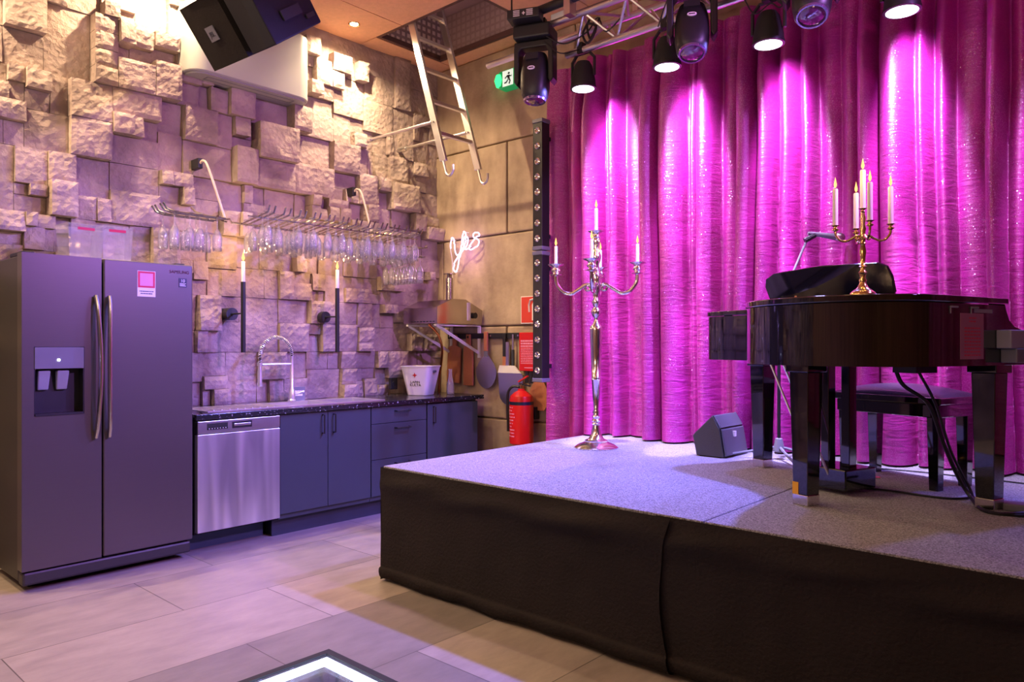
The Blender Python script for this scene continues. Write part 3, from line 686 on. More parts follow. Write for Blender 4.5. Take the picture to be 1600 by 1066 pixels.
# spring faucet
fx, fyy, fz = -4.945, 3.03, WT+.004
f = E('spring_faucet', 'tall chrome kitchen faucet with coiled spring neck behind the sink', 'faucet', (fx, fyy, fz))
b = MB(); b.lathe([(.03, 0), (.03, .012), (.024, .02), (.024, .085), (.016, .1), (.0135, .34), (.0135, .345)], n=20); b.build('column', 'satin', f, smooth=True)
b = MB(); b.tube([(0, .02, .06), (0, .05, .062), (.0, .1, .075)], [.008, .006, .005], 8); b.build('lever', 'satin', f, smooth=True)
arc = [(0, -.13+.13*math.cos(t), .345+.14*math.sin(t)) for t in [PI*i/20 for i in range(21)]]+[(0, -.262, .30), (0, -.262, .27)]
MB().tube(arc, .006, 8).build('hose', 'black', f, smooth=True)
arcS = smoothpath(arc, 10); coil = []; L = 0
for i in range(len(arcS)-1):
    p = arcS[i]; t = (arcS[i+1]-p); L += t.length; t.normalize(); n_ = V((1, 0, 0)); bn = t.cross(n_)
    ph = i*1.0
    coil.append(p+n_*math.cos(ph)*.0125+bn*math.sin(ph)*.0125)
MB().tube(coil, .004, 5).build('spring', 'satin', f, smooth=True)
b = MB(); b.tube([(0, 0, .285), (0, -.262, .285)], .008, 8); b.cyl((0, -.262, .275), (0, -.262, .30), .02, n=14); b.build('holder_arm', 'satin', f, smooth=True)
MB().lathe([(.012, .275), (.015, .24), (.016, .16), (.02, .13), (.018, .125)], (0, -.262, 0), 16).build('spray_head', 'satin', f, smooth=True)
sg = E('sink_sign', 'little dark sign with white print standing behind the faucet', 'sign', (-5.005, 3.115, WT), -.15)
MB().box((-.004, -.05, .0), (.004, .06, .11)).build('sign_board', 'gaffer', sg, bev=.001)
b = MB()
for i, (a, e) in enumerate(((-.035, .045), (-.04, .03))):
    y = a
    while y < e:
        w = random.uniform(.006, .013); b.box((.004, y, .066-.026*i), (.0048, y+w, .082-.026*i)); y += w+.003
b.build('small_print', 'paper', sg)
# white bucket with lettering
bk = E('ice_bucket', 'white square ice bucket with red star standing on the worktop', 'bucket', (-4.84, 4.22, WT), math.radians(24))
def sq(w, z, r=.03):
    out = []
    for cx, cy, a0 in ((w-r, w-r, 0), (-w+r, w-r, PI/2), (-w+r, -w+r, PI), (w-r, -w+r, 1.5*PI)):
        for i in range(5): out.append((cx+r*math.cos(a0+PI/2*i/4), cy+r*math.sin(a0+PI/2*i/4), z))
    return out
def loft(rings, cap=(True, True)):
    b = MB(); R = [[b.bm.verts.new(p) for p in r] for r in rings]; n = len(R[0])
    for A, B in zip(R, R[1:]):
        for j in range(n): b.bm.faces.new([A[j], A[(j+1) % n], B[(j+1) % n], B[j]])
    if cap[0]: b.bm.faces.new(R[0][::-1])
    if cap[1]: b.bm.faces.new(R[-1])
    return b
loft([sq(.088, .0), sq(.092, .004), sq(.133, .243), sq(.138, .246), sq(.138, .252), sq(.13, .252), sq(.126, .24), sq(.086, .012)]).build('bucket_wall', 'white', bk, smooth=True)
tl = math.atan2(.041, .239)
def onface(z): return -(.092+.041*(z-.004)/.239)-.0015
text('lettering', 'LAPIN', .03, (0, onface(.115), .115), (PI/2+tl, 0, 0), 'ink', bk, ext=.0006, sx=1.1)
text('lettering', 'KULTA', .03, (0, onface(.09), .09), (PI/2+tl, 0, 0), 'ink', bk, ext=.0006, sx=1.1)
sp = []
for i in range(8):
    r = .022 if i % 2 == 0 else .009; sp.append((r*math.sin(PI/4*i), r*math.cos(PI/4*i)))
b = MB(); b.prism(sp, -.0008, .0008); o = b.build('star_mark', 'red', bk); o.location = (0, onface(.175), .175); o.rotation_euler = (PI/2+tl, 0, 0)
MB().cbox((.131, 0, .205), (.012, .06, .02)).build('handle_slot', 'gaffer', bk, bev=.004)
# carafe
cf = MB().lathe([(.034, 0), (.036, .01), (.033, .09), (.018, .16), (.015, .20), (.019, .222), (.017, .222), (.013, .2), (.016, .16), (.03, .09), (.032, .014), (0, .012)], n=18).build('glass_carafe', 'glass', smooth=True)
cf.location = (-4.68, 4.42, WT); tag(cf, 'small clear glass carafe on the worktop right of the white bucket', 'carafe')
so = E('wall_socket', 'small black wall socket low on the stone wall beside the bucket', 'socket', (-5.03, 4.07, .97))
MB().cbox((0, 0, 0), (.03, .075, .1)).build('cover_plate', 'black', so, bev=.004)
MB().cyl((.015, 0, 0), (.018, 0, 0), .022, n=16).build('outlet', 'rubber', so)
# corner pizza oven on brackets
ov = E('pizza_oven', 'steel gabled pizza oven with chimney on the corner shelf brackets', 'oven', (0, 0, 1.487))
x0, x1, y0, y1 = -5.0, -4.56, 4.16, 4.69
hexp = [(y0, .0), (y0, .135), (y0+.17, .205), (y0+.33, .205), (y1, .12), (y1, 0)]
MB().prism(hexp, x0, x1-.012, 0).build('oven_body', 'oven', ov, bev=.004)
ed = MB().prism([(y0-.006, -.004), (y0-.006, .139), (y0+.168, .211), (y0+.332, .211), (y1+.006, .124), (y1+.006, -.004)], x1-.012, x1, 0).build('end_plate', 'oven', ov, bev=.002)
MB().box((x1, y0+.345, .03), (x1+.004, y0+.385, .185)).build('window_strip', 'paper', ed)
MB().cyl((x1, y0+.43, .075), (x1+.02, y0+.43, .075), .026, n=16).build('knob', 'black', ed, smooth=True)
b = MB(); b.cyl((x1-.12, y0+.25, .2), (x1-.12, y0+.25, .40), .032, n=20); b.build('chimney', 'oven', ov, smooth=True)
b = MB(); b.cyl((x1-.12, y0+.25, .40), (x1-.12, y0+.25, .43), .022, n=14); b.cyl((x1-.12, y0+.25, .43), (x1-.12, y0+.25, .437), .055, n=20); b.build('chimney_cap', 'oven', ov)
b = MB()
for i in range(8): b.box((x0+.1+.04*i, y0-.0015, .012), (x0+.125+.04*i, y0+.001, .02))
b.build('vent_slots', 'black', ov)
for i, xx in enumerate((-4.96, -4.60)):
    k = E('shelf_bracket', ('white triangular bracket under the oven, nearer the left wall', 'white triangular bracket under the oven, under its gable end')[i], 'bracket', (xx, 0, 1.48))
    MB().box((-.014, 4.17, -.014), (.014, 4.705, .001)).build('top_arm', 'white', k)
    MB().box((-.014, 4.69, -.29), (.014, 4.707, -.015)).build('wall_plate', 'white', k)
    MB().tube([(0, 4.19, -.01), (0, 4.69, -.245)], .014, 4).build('brace', 'white', k)
hs = MB().tube(smoothpath([(-4.86, 4.33, 1.485), (-4.82, 4.4, 1.40), (-4.83, 4.46, 1.28), (-4.88, 4.5, 1.16), (-4.93, 4.52, 1.02), (-4.95, 4.53, .874)], 6), .011, 8).build('gas_hose', 'copper', smooth=True)
tag(hs, 'copper coloured hose curving down from under the oven', 'hose')
# magnetic rail and hanging tools on the concrete wall
YW = 4.70
rl = E('tool_rail', 'long black rail on the concrete wall holding boards and peels', 'rail', (0, YW, 1.385))
MB().box((-5.0, -.012, -.024), (-4.10, .012, .024)).build('bar', 'black', rl, bev=.003)
b = MB()
for xx in (-4.97, -4.45, -4.13): b.cyl((xx, -.016, 0), (xx, -.011, 0), .008, n=10)
b.build('screw_heads', 'chrome', rl)
def board(x, w, hh, hw, hl, tilt, label, y):
    o = E('cutting_board', label, 'cutting board', (x, y, 1.40), rot=(0, tilt, 0))
    pr = [(-hw, 0), (hw, 0), (hw, -hl), (w/2, -hl-.02), (w/2, -hl-hh), (-w/2, -hl-hh), (-w/2, -hl-.02), (-hw, -hl)]
    MB().prism(pr, -.009, .009, 1).build('board', 'wood', o, bev=.003)
    MB().cyl((0, -.0105, -.025), (0, -.009, -.025), .012, n=12).build('hanging_hole', 'ink', o)
board(-4.885, .165, .34, .024, .10, .06, 'brown wooden cutting board hanging from the rail, wider one', 4.675)
board(-4.715, .115, .36, .024, .10, .0, 'brown wooden cutting board hanging from the rail, narrower one', 4.677)
p = E('pizza_peel', 'round steel pizza peel with pinkish wooden handle hanging from the rail', 'pizza peel', (-4.49, 4.672, 1.40))
b = MB(); pr = []
for i in range(28):
    a = 2*PI*i/28; r = .125
    x, z = r*math.sin(a), r*math.cos(a)*1.22
    if z > 0: x *= 1-.62*(z/.1525)**1.5
    pr.append((x, -.325+z))
b.prism(pr, -.002, .002, 1); b.build('blade', 'steel', p)
MB().box((-.02, -.012, -.15), (.02, .008, .02)).build('handle', 'wood', p, bev=.004)
MB().box((-.022, -.009, -.20), (.022, -.0022, -.15)).build('ferrule', 'gaffer', p)
p = E('pizza_peel', 'wide square pizza peel with bluish top edge hanging low behind extinguisher', 'pizza peel', (-4.225, 4.678, 1.13))
pr = [(-.1, -.005), (.07, -.005), (.145, -.07), (.16, -.09), (.15, -.24)]+[(.03-.14*math.sin(PI*t/8-PI/2)*1.0, -.25-.10*math.cos(PI*t/8-PI/2)) for t in range(0, 9)]+[(-.125, -.07)]
MB().prism(pr, -.002, .002, 1).build('blade', 'steel', p)
MB().hexa([(-.12, -.012, -.066), (.145, -.012, -.066), (.145, -.0025, -.066), (-.12, -.0025, -.066)], [(-.1, -.012, -.002), (.07, -.012, -.002), (.07, -.0025, -.002), (-.1, -.0025, -.002)]).build('top_fold', 'white', p)
MB().box((-.03, -.008, -.03), (.005, .006, .2)).build('handle', 'steel', p)
p = E('pizza_peel', 'pale peel half hidden behind the fire extinguisher, below the red bag', 'pizza peel', (-3.90, 4.69, .98))
MB().prism([(-.02, .1), (.02, .1), (.05, .02), (.1, -.06), (.1, -.16), (.05, -.22), (-.05, -.22), (-.1, -.16), (-.1, -.06), (-.05, .02)], -.002, .002, 1).build('blade', 'wood', p)
k = E('kitchen_brush', 'black handled brush hanging from the rail right of the round peel', 'brush', (-4.275, 4.68, 1.39))
MB().box((-.017, -.012, -.185), (.017, .005, .015)).build('handle', 'black', k, bev=.004)
MB().box((-.02, -.008, -.30), (.02, .005, -.185)).build('bristle_head', 'wood', k)
k = E('kitchen_knife', 'narrow knife hanging from the rail right of the black brush', 'knife', (-4.18, 4.682, 1.385))
MB().box((-.008, -.006, -.12), (.008, .003, .01)).build('blade', 'steel', k)
MB().box((-.013, -.01, -.27), (.013, .006, -.12)).build('handle', 'plinth', k, bev=.003)
# fire signs, bag and extinguisher
sgn = E('fire_sign', 'red fire extinguisher pictogram sign on the concrete wall', 'sign', (-3.99, 4.702, 1.60))
MB().box((-.115, -.006, -.115), (.115, .006, .115)).build('border', 'paper', sgn)
MB().box((-.108, -.0075, -.108), (.108, -.0062, .108)).build('red_field', 'redsign', sgn)
b = MB(); b.prism([(.01, -.09), (.085, -.09), (.085, .04), (.065, .075), (.03, .075), (.01, .04)], -.009, -.0078, 1); b.tube([(-.02, -.0083, -.02), (-.025, -.0083, .04), (-.01, -.0083, .08), (.04, -.0083, .088)], .009, 4)
b.build('pictogram', 'paper', sgn)
bg = E('fire_blanket', 'red fire blanket bag with white print and black pull straps', 'fire blanket', (-3.985, 4.69, 1.245))
MB().box((-.12, -.018, -.16), (.12, .016, .165)).build('bag', 'red', bg, bev=.006)
b = MB(); zz = .1
for i in range(13):
    x = -.1; ln = random.uniform(.13, .2); hgt = .014 if i < 3 else .006
    while x < -.1+ln:
        w = random.uniform(.008, .022); b.box((x, -.0195, zz-hgt), (x+w, -.018, zz)); x += w+.004
    zz -= .022 if i < 3 else .014
b.box((-.06, -.0195, -.135), (.06, -.018, -.128)); b.build('print', 'pink', bg)
for xx in (-.045, .0): MB().box((xx-.016, -.008, -.26), (xx+.016, .0, -.158)).build('pull_strap', 'black', bg)
ex = E('fire_extinguisher', 'red fire extinguisher with black hose hanging beside the stage', 'fire extinguisher', (-3.975, 4.555, .49))
MB().lathe([(.0, 0), (.085, .0), (.097, .01), (.099, .03), (.099, .36), (.092, .395), (.06, .425), (.03, .44), (.03, .455), (0, .455)], n=28).build('cylinder', 'red', ex, smooth=True)
MB().lathe([(.0995, .325), (.0995, .352)], n=28, cap=False).build('label_band', 'navy', ex, smooth=True)
b = MB()
for i in range(10):
    zz = .30-.026*i
    for j in range(random.choice((3, 4, 5))):
        a = -2.2+.16*j; a2 = a+random.uniform(.05, .13)
        b.face([(.1*math.cos(a), .1*math.sin(a), zz), (.1*math.cos(a2), .1*math.sin(a2), zz), (.1*math.cos(a2), .1*math.sin(a2), zz+.01), (.1*math.cos(a), .1*math.sin(a), zz+.01)])
b.build('print', 'pink', ex)
b = MB(); b.cyl((0, 0, .45), (0, 0, .49), .018, n=14); b.build('valve', 'brass', ex, smooth=True)
b = MB(); b.hexa([(-.02, -.012, .49), (.09, -.012, .475), (.09, .012, .475), (-.02, .012, .49)], [(-.02, -.012, .50), (.09, -.012, .483), (.09, .012, .483), (-.02, .012, .50)]); b.build('carry_handle', 'black', ex)
b = MB(); b.hexa([(-.03, -.01, .505), (.07, -.01, .555), (.07, .01, .555), (-.03, .01, .505)], [(-.03, -.01, .517), (.07, -.01, .567), (.07, .01, .567), (-.03, .01, .517)]); b.build('squeeze_lever', 'red', ex)
MB().tube(smoothpath([(-.015, -.01, .47), (-.07, -.03, .47), (-.112, -.04, .42), (-.118, -.04, .3), (-.113, -.04, .18), (-.112, -.04, .1)], 5), .011, 8).build('hose', 'black', ex, smooth=True)
MB().box((-.06, .098, .2), (.06, .155, .3)).build('wall_hook', 'black', ex)
# neon
def nz(u, v): return (-4.936+(680+u/6.66-706)*.0082, (2.302-.0057*(340+v/6.66-370)-.0008*(680+u/6.66-706)))
yp = [(180, 330), (178, 285), (190, 230), (208, 215), (224, 240), (222, 310), (232, 375), (256, 402), (285, 375), (300, 310), (300, 230), (312, 170), (330, 150), (347, 175), (342, 240), (312, 320), (282, 400), (272, 480), (256, 555), (232, 578), (211, 550), (224, 490), (268, 415), (318, 345), (352, 290), (362, 230), (348, 197), (328, 222), (320, 290), (336, 335), (372, 318), (412, 262), (452, 210), (478, 190), (470, 165), (446, 160), (425, 180), (430, 210), (470, 238), (468, 285), (432, 322), (396, 340), (376, 318), (392, 300)]
pts = [V((nz(*p)[0], 0, nz(*p)[1])) for p in yp]
ne = E('neon_sign', 'glowing pink violet neon script sign reading Yes on the concrete wall', 'neon sign', (0, 4.655, 0))
pp_ = smoothpath(pts, 6)
for i, p in enumerate(pp_): p.y += -.006 if (i//14) % 2 else .004
MB().tube(pp_, .0065, 8).build('neon_tube', 'neon', ne, smooth=True)
b = MB()
for q in ((190, 240), (330, 155), (232, 575), (470, 240)):
    x, z = nz(*q); b.cyl((x, .0, z), (x, .055, z), .004, n=6)
b.build('standoffs', 'white', ne)
x, z = nz(180, 330)
MB().tube(smoothpath([(x, 0, z), (x-.005, .03, z-.15), (x-.03, .045, z-.45), (x-.06, .04, z-.6)], 5), .003, 6).build('power_lead', 'white', ne, smooth=True)
# ------------------------------------------------------------------ lamps helper
def spot(name, loc, tgt, e, col, ang, blend=.5, size=.05):
    l = bpy.data.lights.new(name, 'SPOT'); l.energy = e; l.color = col; l.spot_size = math.radians(ang); l.spot_blend = blend; l.shadow_soft_size = size
    o = bpy.data.objects.new(name, l); COL.objects.link(o); o.location = loc
    o.rotation_euler = (V(tgt)-V(loc)).to_track_quat('-Z', 'Y').to_euler(); return o
def point(name, loc, e, col, size=.02):
    l = bpy.data.lights.new(name, 'POINT'); l.energy = e; l.color = col; l.shadow_soft_size = size
    o = bpy.data.objects.new(name, l); COL.objects.link(o); o.location = loc; return o
def area(name, loc, tgt, e, col, sx, sy):
    l = bpy.data.lights.new(name, 'AREA'); l.energy = e; l.color = col; l.shape = 'RECTANGLE'; l.size = sx; l.size_y = sy
    o = bpy.data.objects.new(name, l); COL.objects.link(o); o.location = loc
    o.rotation_euler = (V(tgt)-V(loc)).to_track_quat('-Z', 'Y').to_euler(); return o
WARM = (1., .72, .43); AMB = (1., .76, .54); BLU = (.34, .33, 1.); VIO = (.62, .34, 1.); LAV = (.80, .62, 1.); MAG = (1., .16, .8)

def candle(loc, r, h, label, group=None, e=.9, fl=1.):
    c = MB().lathe([(0, 0), (r, 0), (r*.97, h*.97), (r*.8, h), (r*.3, h-.002), (0, h-.002)], n=14).build('candle', 'wax', smooth=True)
    c.location = loc; tag(c, label, 'candle', group)
    MB().cyl((0, 0, h-.003), (0, 0, h+.007), .0012, n=6).build('wick', 'wick', c)
    MB().lathe([(0, h+.002), (r*.6*fl, h+.013*fl), (r*.72*fl, h+.022*fl), (r*.36*fl, h+.04*fl), (0, h+.058*fl)], n=10).build('flame', 'flame', c, smooth=True)
    point('candle_light', (loc[0], loc[1], loc[2]+h+.06), e, (1., .58, .22), .02)
    return c
# ------------------------------------------------------------------ wall sconces
for y, lab, cl in ((2.607, 'black tube wall sconce nearest the fridge', 'lit white candle in the sconce nearest the fridge'), (3.395, 'black tube wall sconce right of the faucet', 'lit white candle in the sconce right of the faucet')):
    s = E('wall_sconce', lab, 'sconce', (-4.885, y, 1.25))
    MB().cyl((0, 0, 0), (0, 0, .5), .0165, n=18).build('tube', 'black', s, smooth=True)
    b = MB(); b.cyl((-.3, 0, .277), (-.155, 0, .277), .045, n=24); b.build('wall_disc', 'black', s, smooth=True)
    b = MB(); b.cyl((-.16, 0, .277), (-.01, 0, .277), .006, n=8); b.cyl((-.155, 0, .277), (-.148, 0, .277), .012, n=10); b.build('arm', 'black', s, smooth=True)
    candle((-4.885, y, 1.7505), .0135, .145, cl, 'sconce candles', e=6, fl=1.15)
# ------------------------------------------------------------------ air unit, loudspeakers, downlight
ac = E('air_unit', 'white rounded air unit high on the stone wall behind the loudspeaker', 'air conditioner', (0, 0, 3.17))
def rr(x0, x1, y0, y1, r, n=8):
    out = [(x0, y0)]
    for i in range(n+1): a = -PI/2+PI/2*i/n; out.append((x1-r+r*math.cos(a), y0+r+r*math.sin(a)))
    for i in range(n+1): a = PI/2*i/n; out.append((x1-r+r*math.cos(a), y1-r+r*math.sin(a)))
    return out+[(x0, y1)]
o = MB().prism(rr(-5.19, -4.93, 2.26, 3.21, .12), .012, .50).build('housing', 'ac', ac, smooth=True, bev=.01, ang=50)
MB().prism(rr(-5.15, -4.945, 2.28, 3.19, .11), 0, .013).build('bottom_panel', 'ac', ac)
b = MB(); b.box((-4.995, 2.40, -.002), (-4.988, 3.08, .0)).box((-5.06, 2.40, -.002), (-5.053, 3.08, 0)).box((-5.053, 2.40, -.002), (-4.995, 2.407, 0)).box((-5.053, 3.073, -.002), (-4.995, 3.08, 0)); b.build('vent_outline', 'gaffer', ac)
def speaker(loc, pit, yaw, label):
    s = E('loudspeaker', label, 'loudspeaker', loc, rot=(pit, 0, yaw))
    # local axes: front is -y, up is +z
    W, D, H = .536, .443, .33
    MB().hexa([(-W/2, -D/2+.03, -H/2), (W/2, -D/2+.03, -H/2), (W*.36, D/2, -H/2), (-W*.36, D/2, -H/2)], [(-W/2, -D/2+.03, H/2), (W/2, -D/2+.03, H/2), (W*.36, D/2, H/2), (-W*.36, D/2, H/2)]).build('cabinet', 'spkbox', s, bev=.008)
    def gf(u, v):
        x = -W/2+W*.62*u; return (x, -D/2-.012*math.sin(u*PI*.5), -H/2+.006+(H-.012)*v)
    b = MB(); pr = [(-W/2, -D/2+.03)]+[(-W/2+W*.66*i/8, -D/2+.004-.022*math.sin(i/8*PI*.55)) for i in range(9)]+[(W*.16, -D/2+.03)]
    b.prism(pr, -H/2+.002, H/2-.002); gr = b.build('grille', 'spk', s)
    MB().prism([(W*.2, -D/2+.03), (W*.21, -D/2-.005), (W*.40, -D/2+.01), (W*.49, -D/2+.03)], -H/2+.006, H/2-.006).build('horn_cover', 'blackmatte', s)
    MB().cbox((-W*.16, -D/2-.0205, 0), (.072, .004, .072)).build('badge', 'gaffer', s)
    text('lettering', 'JBL', .036, (-W*.16, -D/2-.023, -.004), (PI/2, 0, 0), 'ink', s, sx=.9)
    sd = math.atan2(W*.14, D-.03)
    for zz in (-.06, .06):
        o = MB().cbox((0, 0, 0), (.006, .16, .05)).build('handle_recess', 'blackmatte', s); o.location = (W*.445, .02, zz); o.rotation_euler = (0, 0, sd)
    o = MB().cbox((0, 0, 0), (.008, .07, .022)).build('rigging_plate', 'black', s); o.location = (W*.40, .15, -.11); o.rotation_euler = (0, 0, sd)
    return s
s1 = speaker((-3.583, 1.981, 3.041), .644, .061, 'black loudspeaker tilted down under the ceiling, lower box with square badge')
s2 = speaker((-3.56, 1.752, 3.318), .50, .061, 'black loudspeaker above another, mostly cut off by the picture top')
bpk = E('speaker_hanger', 'black steel bracket hanging the loudspeakers from the ceiling', 'bracket', (-3.565, 1.84, ZC))
MB().tube([(0, 0, 0), (0, 0, -.42)], .02, 8).build('pole', 'black', bpk)
MB().cbox((0, 0, -.004), (.3, .3, .008)).build('ceiling_plate', 'black', bpk)
dlt = E('recessed_downlight', 'small lit warm downlight in the ceiling close to the stone wall', 'ceiling light', (-4.885, 3.555, ZC))
b = MB(); b.lathe([(.03, -.001), (.045, -.006), (.048, -.001), (.048, .004), (.03, .004)], n=24, cap=False); b.build('trim_ring', 'brass', dlt, smooth=True)
MB().cyl((0, 0, -.0035), (0, 0, -.002), .031, n=20).build('lamp', 'lampdisc', dlt)
# ------------------------------------------------------------------ ladder
ld = E('loft_ladder', 'aluminium ladder hanging from the ceiling hatch with hooked feet', 'ladder', (0, 0, 0))
LY = (3.87, 4.25); zb_, zt_ = 2.72, 4.245
def lx(z): return -4.15-.32*(z-2.65)
for y in LY:
    b = MB(); w = .034; t = .013
    b.hexa([(lx(zb_)-w, y-t, zb_), (lx(zb_)+w, y-t, zb_), (lx(zb_)+w, y+t, zb_), (lx(zb_)-w, y+t, zb_)], [(lx(zt_)-w, y-t, zt_), (lx(zt_)+w, y-t, zt_), (lx(zt_)+w, y+t, zt_), (lx(zt_)-w, y+t, zt_)])
    b.build('rail', 'alu', ld, bev=.003)
    hk = [(lx(2.76), 0, 2.76), (lx(2.66), 0, 2.66), (lx(2.62)+.005, 0, 2.615), (lx(2.62)+.04, 0, 2.60), (lx(2.62)+.072, 0, 2.63), (lx(2.62)+.075, 0, 2.675)]
    MB().tube(smoothpath([(p[0], y-.002, p[2]) for p in hk], 5), .011, 8).build('hook', 'alu', ld, smooth=True)
    b = MB(); b.tube([(lx(3.04)-.02, y-.015, 3.04), (-5.06, y-.015, 3.05)], .0125, 8); b.cyl((-5.19, y-.015, 3.05), (-5.05, y-.015, 3.05), .022, n=10); b.cyl((lx(3.04), y-.03, 3.04), (lx(3.04), y+.02, 3.04), .008, n=8)
    b.build('wall_brace', 'alu', ld, smooth=True)
for z in (2.955, 3.225, 3.50, 3.775, 4.05):
    MB().hexa([(lx(z)-.016, LY[0], z-.014), (lx(z)+.016, LY[0], z-.014), (lx(z)+.016, LY[1], z-.014), (lx(z)-.016, LY[1], z-.014)], [(lx(z)-.016, LY[0], z+.014), (lx(z)+.016, LY[0], z+.014), (lx(z)+.016, LY[1], z+.014), (lx(z)-.016, LY[1], z+.014)]).build('rung', 'alu', ld, bev=.003)
# ------------------------------------------------------------------ exit sign
e_ = E('exit_sign', 'green running man exit sign on the concrete wall behind the moving head', 'exit sign', (-4.17, 4.66, 3.565))
MB().box((-.12, -.045, -.075), (.12, .055, .075)).build('housing', 'exitgreen', e_, bev=.01)
MB().box((-.07, -.047, -.066), (.05, -.0455, .066)).build('white_field', 'exitwhite', e_)
b = MB(); b.lathe([(0, -.06), (.03, -.05), (.045, 0), (.03, .05), (0, .06)], (-.12, -.03, 0), 14); b.build('green_lamp', 'exitglow', e_, smooth=True)
b = MB(); yy = -.0485
b.prism([(-.012, .038), (.004, .05), (.016, .038), (.004, .026)], yy, yy+.0012, 1)
b.prism([(-.02, .024), (.008, .024), (.014, -.005), (-.008, -.012)], yy, yy+.0012, 1)
for q in ([(-.02, .022), (-.045, .005), (-.04, -.004), (-.016, .01)], [(.008, .022), (.03, .012), (.04, .022), (.034, .004), (.008, .008)], [(-.006, -.008), (-.03, -.03), (-.05, -.032), (-.05, -.042), (-.024, -.042), (.002, -.014)], [(.014, -.006), (.024, -.03), (.012, -.056), (.0, -.052), (.01, -.03), (.0, -.012)]): b.prism(q, yy, yy+.0012, 1)
b.build('running_man', 'ink', e_)
# ------------------------------------------------------------------ upright lamp battens
def batten(z0, z1, label):
    t = E('led_batten', label, 'light bar', (-3.60, 4.355, z0))
    h = z1-z0
    MB().box((-.046, -.045, .03), (.046, .045, h-.03)).build('housing', 'black', t, bev=.003)
    for q0 in (0, h-.03): MB().box((-.05, -.05, q0), (.05, .05, q0+.03)).build('end_cap', 'gaffer', t, bev=.004)
    n = 8
    for i in range(n):
        z = .03+(h-.06)*(i+.5)/n
        MB().lathe([(.026, 0), (.026, .004), (.018, .008), (.006, .002), (0, .002)], n=16).xf(Matrix.Translation((0, -.045, z)) @ Matrix.Rotation(PI/2, 4, 'X')).build('lens', 'chrome', t, smooth=True)
    b = MB()
    for z in (.12, h-.12): b.box((-.03, .045, z-.015), (-.01, .365, z+.015))
    b.build('wall_arm', 'black', t)
batten(1.02, 2.02, 'black upright light bar beside the curtain, lower of the two')
batten(2.028, 3.03, 'black upright light bar beside the curtain, upper of the two')
# ------------------------------------------------------------------ truss
tr = E('lighting_truss', 'silver lighting truss hanging under the ceiling in front of the curtain', 'truss', (0, 0, 0))
TA, TB, TC = (4.0, 3.285), (4.14, 3.475), (3.86, 3.46)
TX = 2.6
for (y, z), xs in ((TA, -3.08), (TB, -3.96), (TC, -3.16)):
    MB().cyl((xs, y, z), (TX, y, z), .024, n=14).build('chord_tube', 'trussalu', tr, smooth=True)
b = MB(); n = 17; x0 = -3.0; st2 = (TX-x0)/n
for i in range(n):
    xa, xb, xc = x0+st2*i, x0+st2*(i+.5), x0+st2*(i+1)
    for P_, Q_ in ((TA, TC), (TA, TB), (TB, TC)):
        b.tube([(xa, P_[0], P_[1]), (xb, Q_[0], Q_[1])], .0095, 6); b.tube([(xb, Q_[0], Q_[1]), (xc, P_[0], P_[1])], .0095, 6)
b.build('lattice', 'trussalu', tr, smooth=True)
MB().cyl((-3.2, 3.80, 3.545), (TX, 3.80, 3.545), .03, n=12).build('cable_pipe', 'black', tr, smooth=True)
for x in (-2.62, -.9, .9):
    b = MB(); b.box((x-.02, 3.855, 3.46), (x+.02, 3.865, ZC)); b.box((x-.02, 4.135, 3.47), (x+.02, 4.145, ZC)); b.build('hanger_strap', 'alu', tr)
b = MB(); b.box((-1.78, 3.965, 3.28), (-1.71, 3.972, 3.32)); b.build('yellow_tag', 'yellow', tr)
for x in (-2.9, -2.1): MB().cbox((x, 3.80, 3.50), (.05, .07, .13)).build('pipe_clamp', 'trussalu', tr)
# par lights
pars = [(-2.955, 3.035, 'first from the curtain\'s left edge'), (-2.317, 3.02, 'directly left behind the second moving head'), (-1.677, 2.985, 'between the second and third moving heads'), (-.997, 2.965, 'right of the third moving head')]
def par(x, z, label):
    t = E('par_light', label, 'stage light', (x, 4.02, z))
    MB().lathe([(.082, 0), (.085, .01), (.082, .05), (.072, .1), (.06, .15), (.045, .175), (0, .18)], n=24).build('housing', 'blackmatte', t, smooth=True)
    ln = MB().lathe([(0, -.012), (.04, -.011), (.074, -.006), (.074, .0), (0, .0)], n=24).build('lens', 'parlens', t)
    b = MB(); b.lathe([(.0745, -.005), (.088, -.003), (.088, .012), (.0745, .012), (.0745, -.005)], n=24, cap=False); b.build('lens_ring', 'black', t, smooth=True)
    b = MB(); b.tube([(-.092, 0, .07), (-.092, 0, .19), (-.05, 0, .235), (.05, 0, .235), (.092, 0, .19), (.092, 0, .07)], .011, 6); b.build('yoke', 'black', t)
    MB().cbox((0, -.02, .262), (.04, .05, .07)).build('clamp', 'black', t)
for x, z, wh in pars: par(x, z, 'black stage lamp with bright white lens, '+wh)
